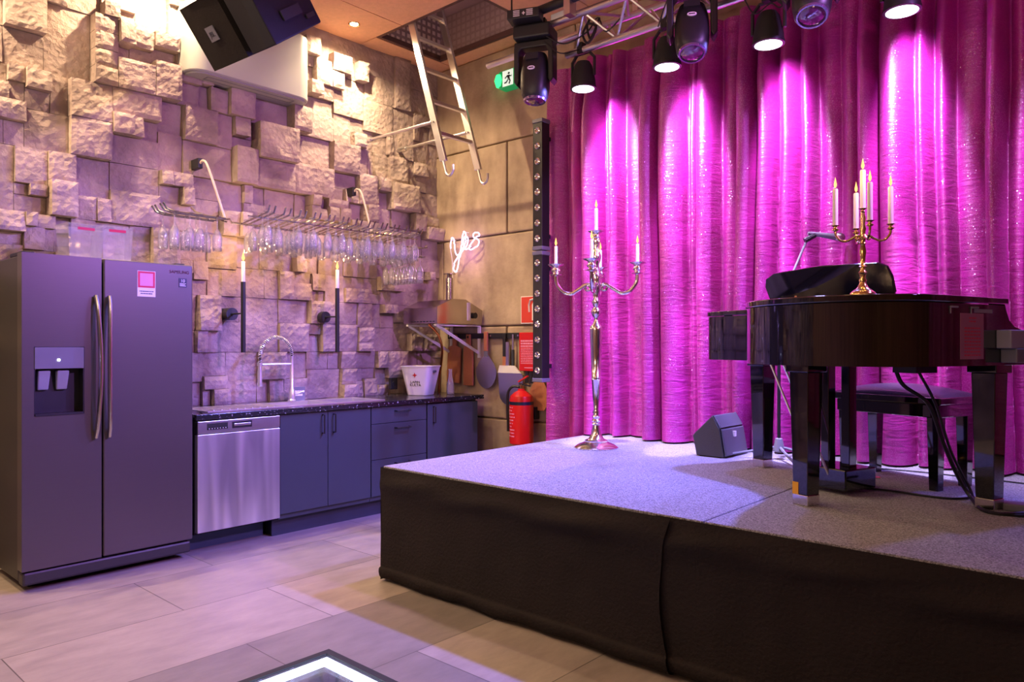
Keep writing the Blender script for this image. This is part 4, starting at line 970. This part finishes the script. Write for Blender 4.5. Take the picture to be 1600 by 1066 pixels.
# moving heads
def se(rx, ry, z, n=24, p=.72):
    out = []
    for i in range(n):
        a = 2*PI*i/n; c, s = math.cos(a), math.sin(a)
        out.append((rx*abs(c)**p*(1 if c >= 0 else -1), ry*abs(s)**p*(1 if s >= 0 else -1), z))
    return out
def moving_head(x, y, z, yaw, tilt, label, lensglow):
    t = E('moving_head', label, 'stage light', (x, y, z), yaw)
    MB().box((-.13, -.1, -.09), (.13, .1, 0)).build('base', 'black', t, bev=.012)
    b = MB(); b.prism([(-.135, -.095), (.135, -.095), (.14, -.14), (.14, -.36), (.12, -.39), (.102, -.36), (.102, -.16), (.085, -.14), (-.085, -.14), (-.102, -.16), (-.102, -.36), (-.12, -.39), (-.14, -.36), (-.14, -.14)], -.05, .05, 1)
    b.build('yoke', 'black', t, bev=.008)
    hd = loft([se(.05, .04, .155), se(.075, .065, .145), se(.09, .085, .08), se(.097, .095, 0), se(.095, .095, -.08), se(.085, .085, -.14), se(.074, .074, -.165, p=1), se(.070, .070, -.168, p=1)]).build('head', 'black', t, smooth=True)
    hd.location = (0, 0, -.325); hd.rotation_euler = (-tilt, 0, 0)
    MB().lathe([(0, -.181), (.03, -.179), (.058, -.172), (.066, -.166), (0, -.166)], n=24).build('lens', 'mhlens', hd, smooth=True)
    b = MB(); b.lathe([(.064, -.166), (.066, -.176), (.074, -.176), (.077, -.164)], n=24, cap=False); b.build('lens_rim', 'mhrim', hd, smooth=True)
    ov_ = [(.026*math.cos(a), .013*math.sin(a)) for a in [2*PI*i/20 for i in range(20)]]
    b = MB(); b.prism([(p[0], p[1]+.02) for p in ov_], -.1005, -.094, 1); bd = b.build('badge', 'paper', hd)
    b = MB(); b.cbox((0, -.101, .02), (.034, .001, .007)); b.build('badge_print', 'ink', bd)
    b = MB(); b.box((-.045, -.093, .085), (.045, -.06, .13)); b.build('top_vent', 'blackmatte', hd)
    b = MB(); b.cbox((-.06, 0, .03), (.03, .05, .06)).cbox((.06, 0, .03), (.03, .05, .06)); b.build('clamp', 'black', t)
moving_head(-3.225, 3.84, 3.455, math.radians(22), math.radians(6), 'black moving head spotlight beside the exit sign, pointing down', 0)
moving_head(-2.03, 3.80, 3.42, math.radians(28), math.radians(22), 'black moving head spotlight with magenta reflecting lens, second along the truss', 1)
moving_head(-1.36, 3.80, 3.42, math.radians(20), math.radians(26), 'black moving head spotlight with dark blue lens, third along the truss', 0)
wb = E('wireless_box', 'small black receiver box with stub antenna above the first moving head', 'receiver', (-3.20, 3.72, 3.462), math.radians(25))
MB().box((-.12, -.06, 0), (.1, .06, .062)).build('case', 'black', wb, bev=.004)
MB().cyl((-.105, 0, .062), (-.105, 0, .2), .006, n=8).build('antenna', 'black', wb)
b = MB()
for cx in (-.055, .035):
    for i in range(4): b.box((cx-.022, -.0612, .014+.011*i), (cx+.022, -.06, .019+.011*i))
b.box((-.016, -.0612, .028), (.004, -.06, .034)).box((-.009, -.0612, .02), (-.003, -.06, .042)); b.build('display_marks', 'paper', wb)
pb = E('plug_box', 'white plug box clipped on the truss right of the first moving head', 'plug', (-3.03, 3.87, 3.49))
MB().cbox((0, 0, 0), (.13, .06, .05)).build('case', 'white', pb, bev=.008)
MB().cbox((.09, 0, -.02), (.06, .05, .045)).build('plug_head', 'black', pb, bev=.008)
def cable(pts, label, r=.005, k=6, cat='cable', m='cable'):
    o = MB().tube(smoothpath(pts, k), r, 6).build('cable', m, smooth=True); return tag(o, label, cat)
cable([(-3.15, 3.8, 3.40), (-3.0, 3.86, 3.30), (-2.86, 3.93, 3.36), (-2.80, 3.97, 3.45), (-2.72, 3.95, 3.33), (-2.6, 3.98, 3.42)], 'black cable looping from the first moving head to the truss')
cable([(-3.13, 3.82, 3.34), (-3.02, 3.85, 3.24), (-2.95, 3.99, 3.29)], 'thin black cable dropping below the truss at the first stage lamp', .004)
cable([(-2.86, 3.96, 3.45), (-2.9, 3.94, 3.36), (-2.84, 3.92, 3.28), (-2.80, 3.95, 3.38), (-2.87, 3.95, 3.42), (-2.83, 3.93, 3.31), (-2.78, 3.96, 3.44)], 'coiled bundle of black cable tied on the truss near the first lamp', .008)
cable([(-2.35, 3.97, 3.26), (-2.25, 3.9, 3.36), (-2.15, 3.86, 3.44), (-2.1, 3.82, 3.40)], 'black cable from the second stage lamp up to the moving head', .004)
cable([(-1.80, 3.98, 3.26), (-1.72, 3.94, 3.14), (-1.64, 3.96, 3.18), (-1.55, 3.9, 3.12), (-1.46, 3.86, 3.28)], 'thin cable drooping under the truss by the third stage lamp', .004)
# ------------------------------------------------------------------ glass rack and glasses
rk = E('glass_rack', 'chrome rod wall rack for hanging glasses above the sink', 'rack', (0, 0, 0))
RZ = 2.152
MB().cyl((-4.85, 2.50, RZ), (-4.85, 3.99, RZ), .008, n=8).build('rail', 'rod', rk, smooth=True)
MB().cyl((-4.62, 2.50, RZ+.02), (-4.62, 3.99, RZ+.02), .005, n=8).build('rail', 'rod', rk, smooth=True)
slots = []
npair = 12
for i in range(npair):
    y = 2.60+1.30*i/(npair-1); slots.append(y)
    for s in (-1, 1):
        yy = y+s*.022
        MB().tube([(-4.88, yy, RZ-.004), (-4.60, yy, RZ+.03), (-4.50, yy, RZ+.042), (-4.475, yy, RZ+.085)], .0064, 6).build('rod', 'rod', rk, smooth=True)
# left wing along the wall
b = MB(); b.tube([(-4.85, 2.50, RZ), (-4.72, 2.42, RZ), (-4.70, 2.32, RZ-.02), (-4.56, 2.26, RZ-.02)], .007, 6); b.tube([(-4.85, 2.47, RZ), (-4.96, 2.30, RZ+.06), (-4.985, 2.28, RZ+.09)], .006, 6); b.build('corner_bar', 'rod', rk, smooth=True)
wing = [-4.76, -4.715, -4.64, -4.595]
for x in wing: MB().tube([(x, 2.33, RZ-.022), (x, 2.0, RZ-.022), (x, 1.955, RZ-.01), (x, 1.93, RZ+.025)], .0064, 6).build('rod', 'rod', rk, smooth=True)
# low right wing
b = MB(); b.tube([(-5.05, 4.14, RZ-.035), (-4.85, 4.12, RZ-.035), (-4.62, 4.10, RZ-.035)], .005, 6); b.tube([(-4.80, 3.99, RZ-.02), (-4.82, 4.24, RZ-.01), (-4.83, 4.28, RZ+.02)], .006, 6); b.build('end_bar', 'rod', rk, smooth=True)
for yy in (3.93, 3.975, 4.03, 4.075): MB().tube([(-5.04, yy, RZ-.115), (-4.62, yy, RZ-.115)], .005, 6).build('rod', 'rod', rk, smooth=True)
b = MB(); b.cyl((-5.06, 3.92, RZ-.115), (-5.06, 4.1, RZ-.115), .006, n=6); b.cyl((-5.06, 4.0, RZ-.115), (-4.99, 4.0, RZ-.0), .005, n=6); b.build('end_bar', 'rod', rk, smooth=True)
for y, yb, zb2 in ((2.373, 2.46, 2.572), (3.673, 3.72, 2.578)):
    MB().cbox((-5.10, y, zb2), (.12, .035, .07)).build('wall_plate', 'black', rk, bev=.004)
    MB().tube(smoothpath([(-5.045, y, zb2), (-5.01, y+.005, zb2+.012), (-4.96, y+.02, zb2-.05), (-4.85, yb, RZ+.008)], 5), .0085, 8)  .build('bracket_arm', 'tan', rk, smooth=True)
# glasses hang by the foot: foot at the rods, bowl mouth down
def glass_mesh(name, prof):
    return MB().lathe(prof, n=18, cap=False).build(name, 'glass', smooth=2)
FL = [(0, .012), (.012, .010), (.030, .004), (.031, .002), (.012, .004), (.005, -.004), (.0038, -.03), (.0036, -.065), (.006, -.078), (.016, -.092), (.026, -.115), (.031, -.145), (.030, -.185), (.027, -.222), (.0262, -.222), (.029, -.185), (.030, -.145), (.025, -.117), (.015, -.096), (0, -.088)]
first = glass_mesh('wine_glass', FL)
gi = 0
def hang(x, y, z, label, group, sc=1.):
    global gi
    o = first if gi == 0 else first.copy()
    if gi: COL.objects.link(o)
    gi += 1
    o.location = (x, y, z); o.scale = (sc, sc, sc); o.rotation_euler = (0, 0, random.random()*6)
    tag(o, label, 'glass', group)
rn = random.Random(3)
for i, y in enumerate(slots):
    for x in (-4.80, -4.735, -4.67, -4.605, -4.54):
        if rn.random() < .08: continue
        hang(x+rn.uniform(-.008, .008), y+rn.uniform(-.002, .002), RZ+.018+.034*(x+4.80)/.28, 'clear stemmed glass hanging upside down from the long rods above the sink', 'glasses on the main rack')
for x, ys in ((-4.7375, (1.99, 2.06, 2.13, 2.20, 2.27)), (-4.6175, (2.01, 2.105, 2.17, 2.285))):
    for y in ys: hang(x, y, RZ-.018, 'clear flute glass hanging upside down from the short rods above the fridge corner', 'glasses on the left wing of the rack')
for y in (3.9525, 4.0525):
    for x in (-4.98, -4.90, -4.82, -4.74, -4.66): hang(x, y, RZ-.111, 'clear glass hanging lower at the far right end of the wall rack', 'glasses on the low end rods', 1.0)
# ------------------------------------------------------------------ candelabras
def candelabra(name, label, loc, m, prof_base, prof_stem, armR, zhub, zcup, cupr, ctop, rot, arm_r):
    t = E(name, label, 'candelabra', loc, rot)
    MB().lathe(prof_base, n=36).build('base', m, t, smooth=True, ang=60)
    MB().lathe(prof_stem, n=24).build('stem', m, t, smooth=True, ang=60)
    cup = [(.3, -.9), (.45, -.8), (.35, -.65), (.6, -.45), (.4, -.25), (.5, -.12), (1., 0.), (1.02, .05), (.55, -.02), (.3, -.03)]
    def cupmb(x, y, z): return MB().lathe([(r*cupr, zz*cupr*1.6) for r, zz in cup], (x, y, z), 20)
    cupmb(0, 0, ctop).build('candle_cup', m, t, smooth=True, ang=60)
    for i in range(4):
        a = PI/2*i; d = V((math.cos(a), math.sin(a), 0)); lo = zhub-(zcup-zhub)*.28; R = armR
        pts = [d*(.02*R)+V((0, 0, zhub)), d*(.22*R)+V((0, 0, zhub+.03*R)), d*(.42*R)+V((0, 0, zhub-.08*R)), d*(.62*R)+V((0, 0, lo-.04*R)), d*(.82*R)+V((0, 0, lo+.01*R)), d*(.97*R)+V((0, 0, lo+.2*R)), d*R+V((0, 0, zcup-1.35*cupr))]
        ar = MB().tube(smoothpath(pts, 6), arm_r, 10).build('arm', m, t, smooth=True)
        cupmb(d.x*R, d.y*R, zcup).build('candle_cup', m, ar, smooth=True, ang=60)
        b = MB(); b.lathe([(.2*cupr, 0), (.75*cupr, .004), (.76*cupr, .008), (.2*cupr, .006)], (d.x*R, d.y*R, zcup-1.38*cupr), 16); b.build('drip_ring', m, ar, smooth=True)
        # scroll where the arm leaves the stem
        sc = [d*(.20*R+.06*R*math.cos(q))+V((0, 0, zhub-.06*R+.06*R*math.sin(q))) for q in [PI*.5+1.6*PI*j/10 for j in range(11)]]
        MB().tube(sc, arm_r*.7, 8).build('scroll', m, ar, smooth=True)
    return t
fl = (-2.785, 3.93, ST)
frot = math.atan2(.667, .745)-.22
candelabra('floor_candelabra', 'tall silver five armed candelabra standing on the stage', fl, 'silver',
    [(0, 0), (.140, 0), (.142, .006), (.12, .022), (.085, .036), (.074, .042), (.074, .05), (.05, .062), (.034, .09), (.026, .13), (.022, .15)],
    [(.022, .148), (.03, .158), (.022, .166), (.03, .178), (.02, .19), (.026, .205), (.018, .215), (.024, .235), (.016, .25), (.024, .34), (.029, .44), (.034, .446), (.028, .452), (.034, .458), (.029, .464), (.036, .62), (.042, .77), (.040, .79), (.024, .805), (.014, .83), (.014, .845), (.026, .862), (.034, .885), (.026, .905), (.016, .915), (.024, .935), (.03, .95), (.018, .968), (.022, 1.0), (.036, 1.03), (.034, 1.06), (.03, 1.09), (.038, 1.12), (.024, 1.15), (.018, 1.19), (.03, 1.22), (.034, 1.25), (.02, 1.28), (.026, 1.33), (.03, 1.36), (.018, 1.38), (.01, 1.39)],
    .265, 1.055, 1.195, .052, 1.405, frot, .0125)
labs = ['far right arm', 'rear arm', 'far left arm', 'front arm']
for i in range(4):
    a = frot+PI/2*i
    candle((fl[0]+.265*math.cos(a), fl[1]+.265*math.sin(a), ST+1.194), .0105, .125, 'lit white candle on the %s of the tall silver candelabra' % labs[i], 'floor candelabra candles', e=.5)
candle((fl[0], fl[1], ST+1.404), .0115, .155, 'lit white candle at the top centre of the tall silver candelabra', 'floor candelabra candles', e=.5)
LID = ST+.848
tb = (-.874, 2.976, LID)
trot = math.atan2(.667, .745)-.2
candelabra('table_candelabra', 'brass five armed candelabra standing on the piano lid', tb, 'brass',
    [(0, 0), (.046, 0), (.047, .006), (.045, .018), (.036, .026), (.022, .036), (.014, .05), (.011, .06)],
    [(.011, .058), (.014, .066), (.008, .075), (.012, .09), (.0155, .095), (.0085, .105), (.009, .115), (.016, .118), (.0085, .123), (.0095, .15), (.0125, .175), (.0085, .20), (.012, .205), (.0085, .212), (.011, .225), (.014, .232), (.009, .245), (.012, .262), (.008, .28), (.011, .3), (.006, .325)],
    .098, .232, .276, .0155, .338, trot, .0046)
labs = ['right arm', 'rear left arm', 'left arm', 'front right arm']
for i in range(4):
    a = trot+PI/2*i
    candle((tb[0]+.098*math.cos(a), tb[1]+.098*math.sin(a), LID+.2755), .0098, .142, 'lit tall white candle on the %s of the brass candelabra' % labs[i], 'piano candelabra candles', e=.45, fl=.8)
candle((tb[0], tb[1], LID+.3375), .0105, .148, 'lit tall white candle at the raised centre of the brass candelabra', 'piano candelabra candles', e=.45, fl=.8)
# ------------------------------------------------------------------ grand piano
PR = math.atan2(-.33, .944)
pn = E('grand_piano', 'shiny black baby grand piano on the stage, tail towards the room', 'piano', (-1.70, 3.94, ST), PR)
curve = smoothpath([(-.13, -.2, 0), (-.10, -.275, 0), (0, -.305, 0), (.15, -.315, 0), (.3, -.335, 0), (.42, -.40, 0), (.50, -.51, 0), (.56, -.64, 0), (.64, -.765, 0), (.77, -.85, 0), (.93, -.88, 0), (1.1, -.86, 0), (1.25, -.77, 0), (1.325, -.65, 0), (1.34, -.52, 0)], 5)
rim = [(-.13, -.10)]+[(p.x, p.y) for p in curve]+[(1.34, -.13)]
z0, z1 = .590, .820
MB().prism(rim, z0, z1).build('case', 'piano', pn, smooth=True, ang=30)
def offs(pts, d):
    out = []; n = len(pts)
    for i in range(n):
        a, c = V(pts[i-1]), V(pts[(i+1) % n]); t = (c-a).normalized(); out.append((pts[i][0]+t.y*d*-1*-1, pts[i][1]-t.x*d))
    return out
cx_, cy_ = .62, -.42
lid = [(p[0]+(p[0]-cx_)*.018, p[1]+(p[1]-cy_)*.022) for p in rim]
ldo = MB().prism(lid, .823, .848).build('lid', 'piano', pn, smooth=True, ang=30, bev=.004)
# key bed, arms, fall board, keys
MB().box((-.13, -.12, .60), (1.34, .17, .645)).build('key_bed', 'piano', pn, bev=.003)
def cheek(x0, x1):
    pr = [(-.13, .59), (-.13, .835), (-.115, .80), (-.095, .765), (-.06, .742), (.02, .722), (.13, .712), (.16, .70), (.175, .67), (.175, .59)]
    MB().prism([(p[0], p[1]) for p in pr], x0, x1, 0).build('key_cheek', 'piano', pn, smooth=True, ang=30, bev=.002)
cheek(-.13, -.07); cheek(1.28, 1.34)
MB().box((-.07, -.11, .645), (1.28, -.05, .80)).build('fall_board', 'piano', pn, bev=.004)
b = MB(); wk = (1.35-.04)/52
for i in range(52): b.box((-.05+wk*i+.0006, -.05, .647), (-.05+wk*(i+1)-.0006, .10, .667))
b.build('white_keys', 'paper', pn)
b = MB()
for i in range(51):
    if i % 7 in (0, 2, 3, 5, 6): b.box((-.05+wk*(i+1)-.006, -.05, .667), (-.05+wk*(i+1)+.006, .045, .678))
b.build('black_keys', 'piano', pn)
MB().box((-.07, .125, .645), (1.28, .165, .668)).build('key_slip', 'piano', pn, bev=.003)
def pleg(a, bb, cap):
    b = MB(); w0, w1 = .047, .036
    b.hexa([(a-w1, -bb-w1, .045), (a+w1, -bb-w1, .045), (a+w1, -bb+w1, .045), (a-w1, -bb+w1, .045)], [(a-w0, -bb-w0, .555), (a+w0, -bb-w0, .555), (a+w0, -bb+w0, .555), (a-w0, -bb+w0, .555)])
    lg = b.build('leg', 'piano', pn, bev=.003)
    MB().box((a-.058, -bb-.058, .555), (a+.058, -bb+.058, .5895)).build('leg_block', 'piano', lg, bev=.003)
    MB().box((a-.038, -bb-.038, 0), (a+.038, -bb+.038, .045)).build('ferrule', 'silver', lg, bev=.003)
    if cap: MB().box((a-.0375, -bb-.0385, .045), (a-.008, -bb-.0355, .095)).build('yellow_tape', 'yellow', lg)
pleg(.03, 0, 0); pleg(1.215, 0.0, 0); pleg(.80, .59, 1)
ly = MB().box((.53, -.31, .02), (.78, -.10, .115)).build('pedal_box', 'piano', pn, bev=.006)
for a in (.60, .71): MB().box((a-.022, -.22, .115), (a+.022, -.17, .59)).build('lyre_post', 'piano', pn, bev=.003)
for a in (.59, .655, .72): MB().tube(smoothpath([(a, -.12, .055), (a, -.06, .055), (a, .0, .05)], 4), .011, 8, flat=(1.3, .5)).build('pedal', 'brass', ly, smooth=True)
for a, a2 in ((.62, .40), (.69, .60)): MB().cyl((a, -.30, .07), (a2, -.36, .59) if a2 < .5 else (a2, -.50, .59), .0055, n=8).build('lyre_brace', 'alu', pn, smooth=True)
ms = MB()
pr = [(.28, 0), (.92, 0), (.945, .05), (.945, .12), (.93, .165), (.89, .185), (.6, .198), (.33, .185), (.275, .16), (.26, .12)]
ms.prism(pr, -.008, .008, 1); o = ms.build('music_stand', 'piano', pn, bev=.003); o.location = (0, -.19, .849); o.rotation_euler = (math.radians(18), 0, 0)
b = MB(); b.tube([(.42, -.22, .852), (.44, -.205, .93)], .01, 6); b.build('stand_prop', 'wood', pn)
b = MB()
for a in (.3, .9): b.box((a-.02, -.2, .8475), (a+.02, -.17, .853))
b.build('stand_hinge', 'brass', pn)
MB().box((1.02, -.34, .555), (1.12, -.2, .59)).build('cable_tray', 'black', pn)
# notice, hooks and tape on the straight side
ns = E('piano_notice', 'pinkish paper notice taped on the straight side of the piano', 'paper', (-1.70, 3.94, ST), PR)
MB().box((1.3405, -.425, .615), (1.342, -.275, .785)).build('sheet', 'notice', ns)
b = MB(); rn = random.Random(4)
for i in range(12):
    z = .765-.0125*i; 
    if i == 2: continue
    y = -.40+(.03 if i < 2 else 0); e = -.295-(.03 if i < 2 else 0)
    while y < e: w = rn.uniform(.006, .018); b.box((1.342, y, z), (1.3424, min(y+w, e), z+.005)); y += w+.004
b.build('lettering', 'redprint', ns)
for yb_, lab in ((-.49, 'small white hook under the piano lid, nearer the tail'), (-.36, 'small white hook under the piano lid, nearer the keys')):
    h_ = MB().box((1.3405, yb_, .803), (1.348, yb_+.045, .81)).box((1.3405, yb_, .782), (1.344, yb_+.006, .803)).build('hook', 'gaffer2', None, bev=.002)
    h_.location = (-1.70, 3.94, ST); h_.rotation_euler = (0, 0, PR); tag(h_, lab, 'hook')
h_ = MB().box((1.3405, -.335, .788), (1.3412, -.215, .802)).build('tape_strip', 'gaffer2'); h_.location = (-1.70, 3.94, ST); h_.rotation_euler = (0, 0, PR)
tag(h_, 'strip of pale tape above the notice on the piano side', 'tape')
cb = E('control_box', 'grey control box with row of knobs on the keyboard end of the piano', 'control box', (-1.70, 3.94, ST), PR)
MB().box((1.3405, -.16, .60), (1.40, .10, .655)).build('lower_case', 'gaffer', cb, bev=.004)
MB().box((1.3405, -.19, .655), (1.395, -.075, .725)).build('upper_case', 'gaffer2', cb, bev=.004)
b = MB()
for i in range(4): b.cyl((1.40, -.03+.03*i, .632), (1.415, -.03+.03*i, .632), .01, n=10)
b.build('knob_row', 'black', cb, smooth=True)
# bench
bn = E('piano_bench', 'black lacquered piano bench with padded leather seat behind the piano', 'bench', (-.985, 4.0, ST), PR)
MB().box((-.265, -.15, .335), (.265, .15, .395)).build('apron', 'piano', bn, bev=.004)
MB().box((-.285, -.17, .395), (.285, .17, .428)).build('seat_frame', 'piano', bn, bev=.005)
def cush(u, v):
    x, y = -.28+.56*u, -.165+.33*v
    return (x, y, .428+.052*(max(0, math.sin(u*PI))**.45)*(max(0, math.sin(v*PI))**.5))
MB().grid(cush, 36, 24).build('cushion', 'seat', bn, smooth=2)
for x in (-.232, .232):
    for y in (-.115, .115):
        b = MB(); w0, w1 = .028, .021
        b.hexa([(x-w1, y-w1, 0), (x+w1, y-w1, 0), (x+w1, y+w1, 0), (x-w1, y+w1, 0)], [(x-w0, y-w0, .336), (x+w0, y-w0, .336), (x+w0, y+w0, .336), (x-w0, y+w0, .336)]); b.build('leg', 'piano', bn, bev=.002)
# wedge monitor
wd = E('stage_monitor', 'small black wedge monitor speaker on the stage left of the piano', 'loudspeaker', (0, 0, ST))
MB().prism([(-2.135, .005), (-1.958, .005), (-1.985, .17), (-2.03, .252), (-2.16, .125)], 4.05, 4.36, 1).build('cabinet', 'wedgebox', wd, bev=.006)
b = MB(); b.hexa([(-1.951, 4.055, .012), (-1.951, 4.355, .012), (-1.978, 4.355, .17), (-1.978, 4.055, .17)], [(-1.945, 4.062, .018), (-1.945, 4.348, .018), (-1.972, 4.348, .165), (-1.972, 4.062, .165)]); b.build('grille', 'wedge', wd)
b = MB(); b.hexa([(-1.983, 4.055, .176), (-1.983, 4.355, .176), (-2.025, 4.355, .250), (-2.025, 4.055, .250)], [(-1.977, 4.062, .18), (-1.977, 4.348, .18), (-2.019, 4.348, .248), (-2.019, 4.062, .248)]); b.build('grille', 'wedge', wd)
MB().box((-1.968, 4.19, .118), (-1.956, 4.215, .15)).build('badge', 'paper', wd)
b = MB(); b.box((-2.12, 4.06, 0), (-1.98, 4.1, .006)).box((-2.12, 4.3, 0), (-1.98, 4.34, .006)); b.build('rubber_foot', 'rubber', wd)
# microphone on its stand
mk = E('microphone_stand', 'black tripod microphone boom stand behind the piano', 'microphone stand', (-1.71, 4.25, ST))
MB().cyl((0, 0, .06), (0, 0, .90), .010, n=10).build('pole', 'black', mk, smooth=True)
b = MB(); b.lathe([(.012, .04), (.035, .05), (.02, .12), (.012, .125)], n=12); b.build('hub', 'gaffer', mk, smooth=True)
for a in (3.55, 5.4, .3): MB().tube([(0, 0, .075), (.3*math.cos(a), .3*math.sin(a), .012)], .008, 6).build('leg', 'gaffer', mk)
jx = V((0, 0, .90)); top = V((.125, .12, 1.30))
MB().tube([jx-(top-jx)*.1, top], .0075, 8).build('boom', 'gaffer', mk, smooth=True)
MB().cyl((0, -.018, .90), (0, .018, .90), .02, n=12).build('clutch', 'black', mk, smooth=True)
MB().cyl(tuple(top-V((.015, .012, .02))), tuple(top+V((.03, .025, .012))), .016, n=10).build('clip', 'black', mk, smooth=True)
mp0 = V((-1.71, 4.25, ST))+top+V((.0, .0, .024)); dr_ = V((.72, .60, -.13)).normalized()
mc = E('microphone', 'dark handheld microphone with ball grille on the boom stand', 'microphone', tuple(mp0), rot=dr_.to_track_quat('Z', 'Y').to_euler())
MB().lathe([(0, 0), (.011, 0), (.012, .02), (.017, .13), (.02, .155), (.02, .16)], n=16).build('body', 'gaffer', mc, smooth=True)
MB().lathe([(.02, .16), (.026, .168), (.0275, .185), (.024, .2), (.014, .211), (0, .214)], n=18).build('grille', 'steel', mc, smooth=True)
# cables on the stage and power strip
zc = ST+.006
cable([(-.86, 3.36, ST+.57), (-.83, 3.37, ST+.50), (-.76, 3.47, ST+.42), (-.72, 3.55, ST+.25), (-.68, 3.63, ST+.10), (-.63, 3.63, zc+.01), (-.55, 3.44, zc), (-.44, 3.44, zc), (-.36, 3.45, zc+.02)], 'black cable hanging from under the piano to the power strip', .0085)
cable([(-.80, 3.45, ST+.57), (-.74, 3.50, ST+.42), (-.70, 3.58, ST+.22), (-.65, 3.67, ST+.06), (-.61, 3.61, zc), (-.53, 3.42, zc), (-.42, 3.46, zc+.01), (-.36, 3.47, zc+.02)], 'second thinner black cable hanging beside the thick piano cable', .006)
cable([(-1.06, 3.62, zc), (-.95, 3.64, zc), (-.82, 3.62, zc), (-.72, 3.62, zc), (-.66, 3.68, zc), (-.645, 3.74, zc)], 'thin black cable lying on the carpet behind the pedals', .005)
cable([(-1.30, 4.22, zc), (-1.0, 4.28, zc), (-.75, 4.27, zc), (-.5, 4.25, zc), (-.2, 4.2, zc)], 'thin black cable along the foot of the curtain behind the bench', .004)
pw = E('power_strip', 'black power strip on the stage floor right of the piano leg', 'power strip', (-.24, 3.42, ST), math.radians(4))
MB().box((-.17, -.035, 0), (.17, .035, .045)).build('case', 'black', pw, bev=.008)
b = MB()
for i in range(4): b.cyl((-.11+.07*i, 0, .045), (-.11+.07*i, 0, .047), .02, n=14)
b.build('sockets', 'rubber', pw)
fb = MB().box((-.09, -.045, 0), (.09, .045, .03)).build('foot_switch_box', 'gaffer', bev=.006); fb.location = (-.42, 3.58, ST); fb.rotation_euler = (0, 0, .1)
tag(fb, 'flat grey box on the carpet beside the power strip', 'box')
# ------------------------------------------------------------------ light
# warm ceiling downlights close to the stone wall
for y, e in ((-.95, 170), (.55, 190), (2.05, 150), (3.55, 150)):
    spot('wall_downlight', (-4.872, y, ZC-.03), (-4.93, y, 0), e, WARM, 150, .6, .02)
for y, e in ((-.6, 110), (.55, 130)):
    spot('wall_fill_spot', (-4.58, y, ZC-.03), (-5.0, y+.8, 1.2), e, WARM, 110, .7, .02)  # unseen extra spots, added to even out the warm light on the stone
spot('wall_fill_spot', (-4.55, 3.62, ZC-.03), (-5.1, 3.5, 1.2), 110, WARM, 110, .7, .02)  # another added spot, making up for the dimmed downlight here
# general warm ceiling lights of the room
for x, y in ((-2.2, .3), (.6, .2), (-.6, -1.8), (-3.4, -1.2)):
    spot('room_downlight', (x, y, ZC-.03), (x, y, 0), 20, AMB, 140, .7, .06)
# unseen warm area fill, added behind the camera to lift ceiling and ambient
area('ambient_fill', (-1.5, -3.1, 2.6), (-2.2, 1.0, ZC), 36, AMB, 3.0, .3)
for x in (-4.2, -2.6, -1.0, .6, 2.2): spot('piano_streak_light', (x, -3.15, ZC-.03), (x, -3.3, 0), 110, WARM, 70, .6, .03)  # unseen spots added so the piano case reflects warm streaks
for y in (-2.2, -.6, 1.0): spot('piano_streak_light', (2.95, y, ZC-.03), (3.1, y, 0), 90, WARM, 70, .6, .03)  # same added streak lighting on the right wall
area('ceiling_fill', (-2.6, .2, 2.7), (-2.8, 1.4, ZC), 22, AMB, 1.0, .3)  # unseen area fill, added only to brighten the ceiling boards
point('hatch_fill', (-4.0, 4.0, 4.1), 1.6, (1., .7, .65), .05)  # added sourceless fill that brightens the tread plate
# stage lamps: a beam fanned down the curtain and a wide blue violet spill into the room
for (x, z, sp_) in [(pars[0][0], pars[0][1], 420), (pars[1][0], pars[1][1], 150), (pars[2][0], pars[2][1], 800), (pars[3][0], pars[3][1], 200), (-.25, 2.95, 120)]:
    o = spot('par_beam', (x, 4.02, z-.03), (x-.05, 4.45, .5), 520, (.76, .62, 1.), 30, .4, .04); o.scale = (.4, 1, 1)
    o = spot('par_fan', (x, 4.02, z-.03), (x-.06, 4.45, z-.46), 230, (.76, .62, 1.), 118, .5, .04); o.scale = (.24, 1, 1)
    spot('par_spill', (x, 4.02, z-.03), (x-.9, 1.9, .2), sp_*.8, (.21, .20, 1.), 112, .5, .05)
spot('stage_colour_fill', (.9, 3.3, 3.3), (-5.0, 3.0, .9), 760, (.62, .24, 1.), 58, .8, .08)  # unseen violet fill, added to tint the stone wall's shadows
spot('stage_colour_fill', (.4, 1.6, 3.5), (-1.7, 4.5, 2.5), 40, (1., .10, .7), 58, .8, .1)  # unseen magenta fill, added to lift the curtain's ambient colour
point('led_glow', (GX0+.05, (GY0+GY1)/2, -.035), .6, (.7, .75, 1.), .02)
point('neon_glow', (-4.74, 4.60, 2.15), 2.2, (.8, .35, 1.), .12)
w = bpy.data.worlds.new('World'); S.world = w; w.use_nodes = True
bg_ = w.node_tree.nodes['Background']; bg_.inputs[0].default_value = (.45, .35, .6, 1); bg_.inputs[1].default_value = .05
# ------------------------------------------------------------------ camera
cam = bpy.data.cameras.new('Camera'); co = bpy.data.objects.new('Camera', cam); COL.objects.link(co)
cam.sensor_width = 36; cam.lens = 36*1150/1600; cam.shift_y = 7/1600
co.location = (0, 0, 1.3); co.rotation_euler = (PI/2, 0, math.atan(1030/1150)); cam.clip_start = .05
S.camera = co
S.view_settings.view_transform = 'Standard'; S.view_settings.look = 'None'; S.view_settings.exposure = 0
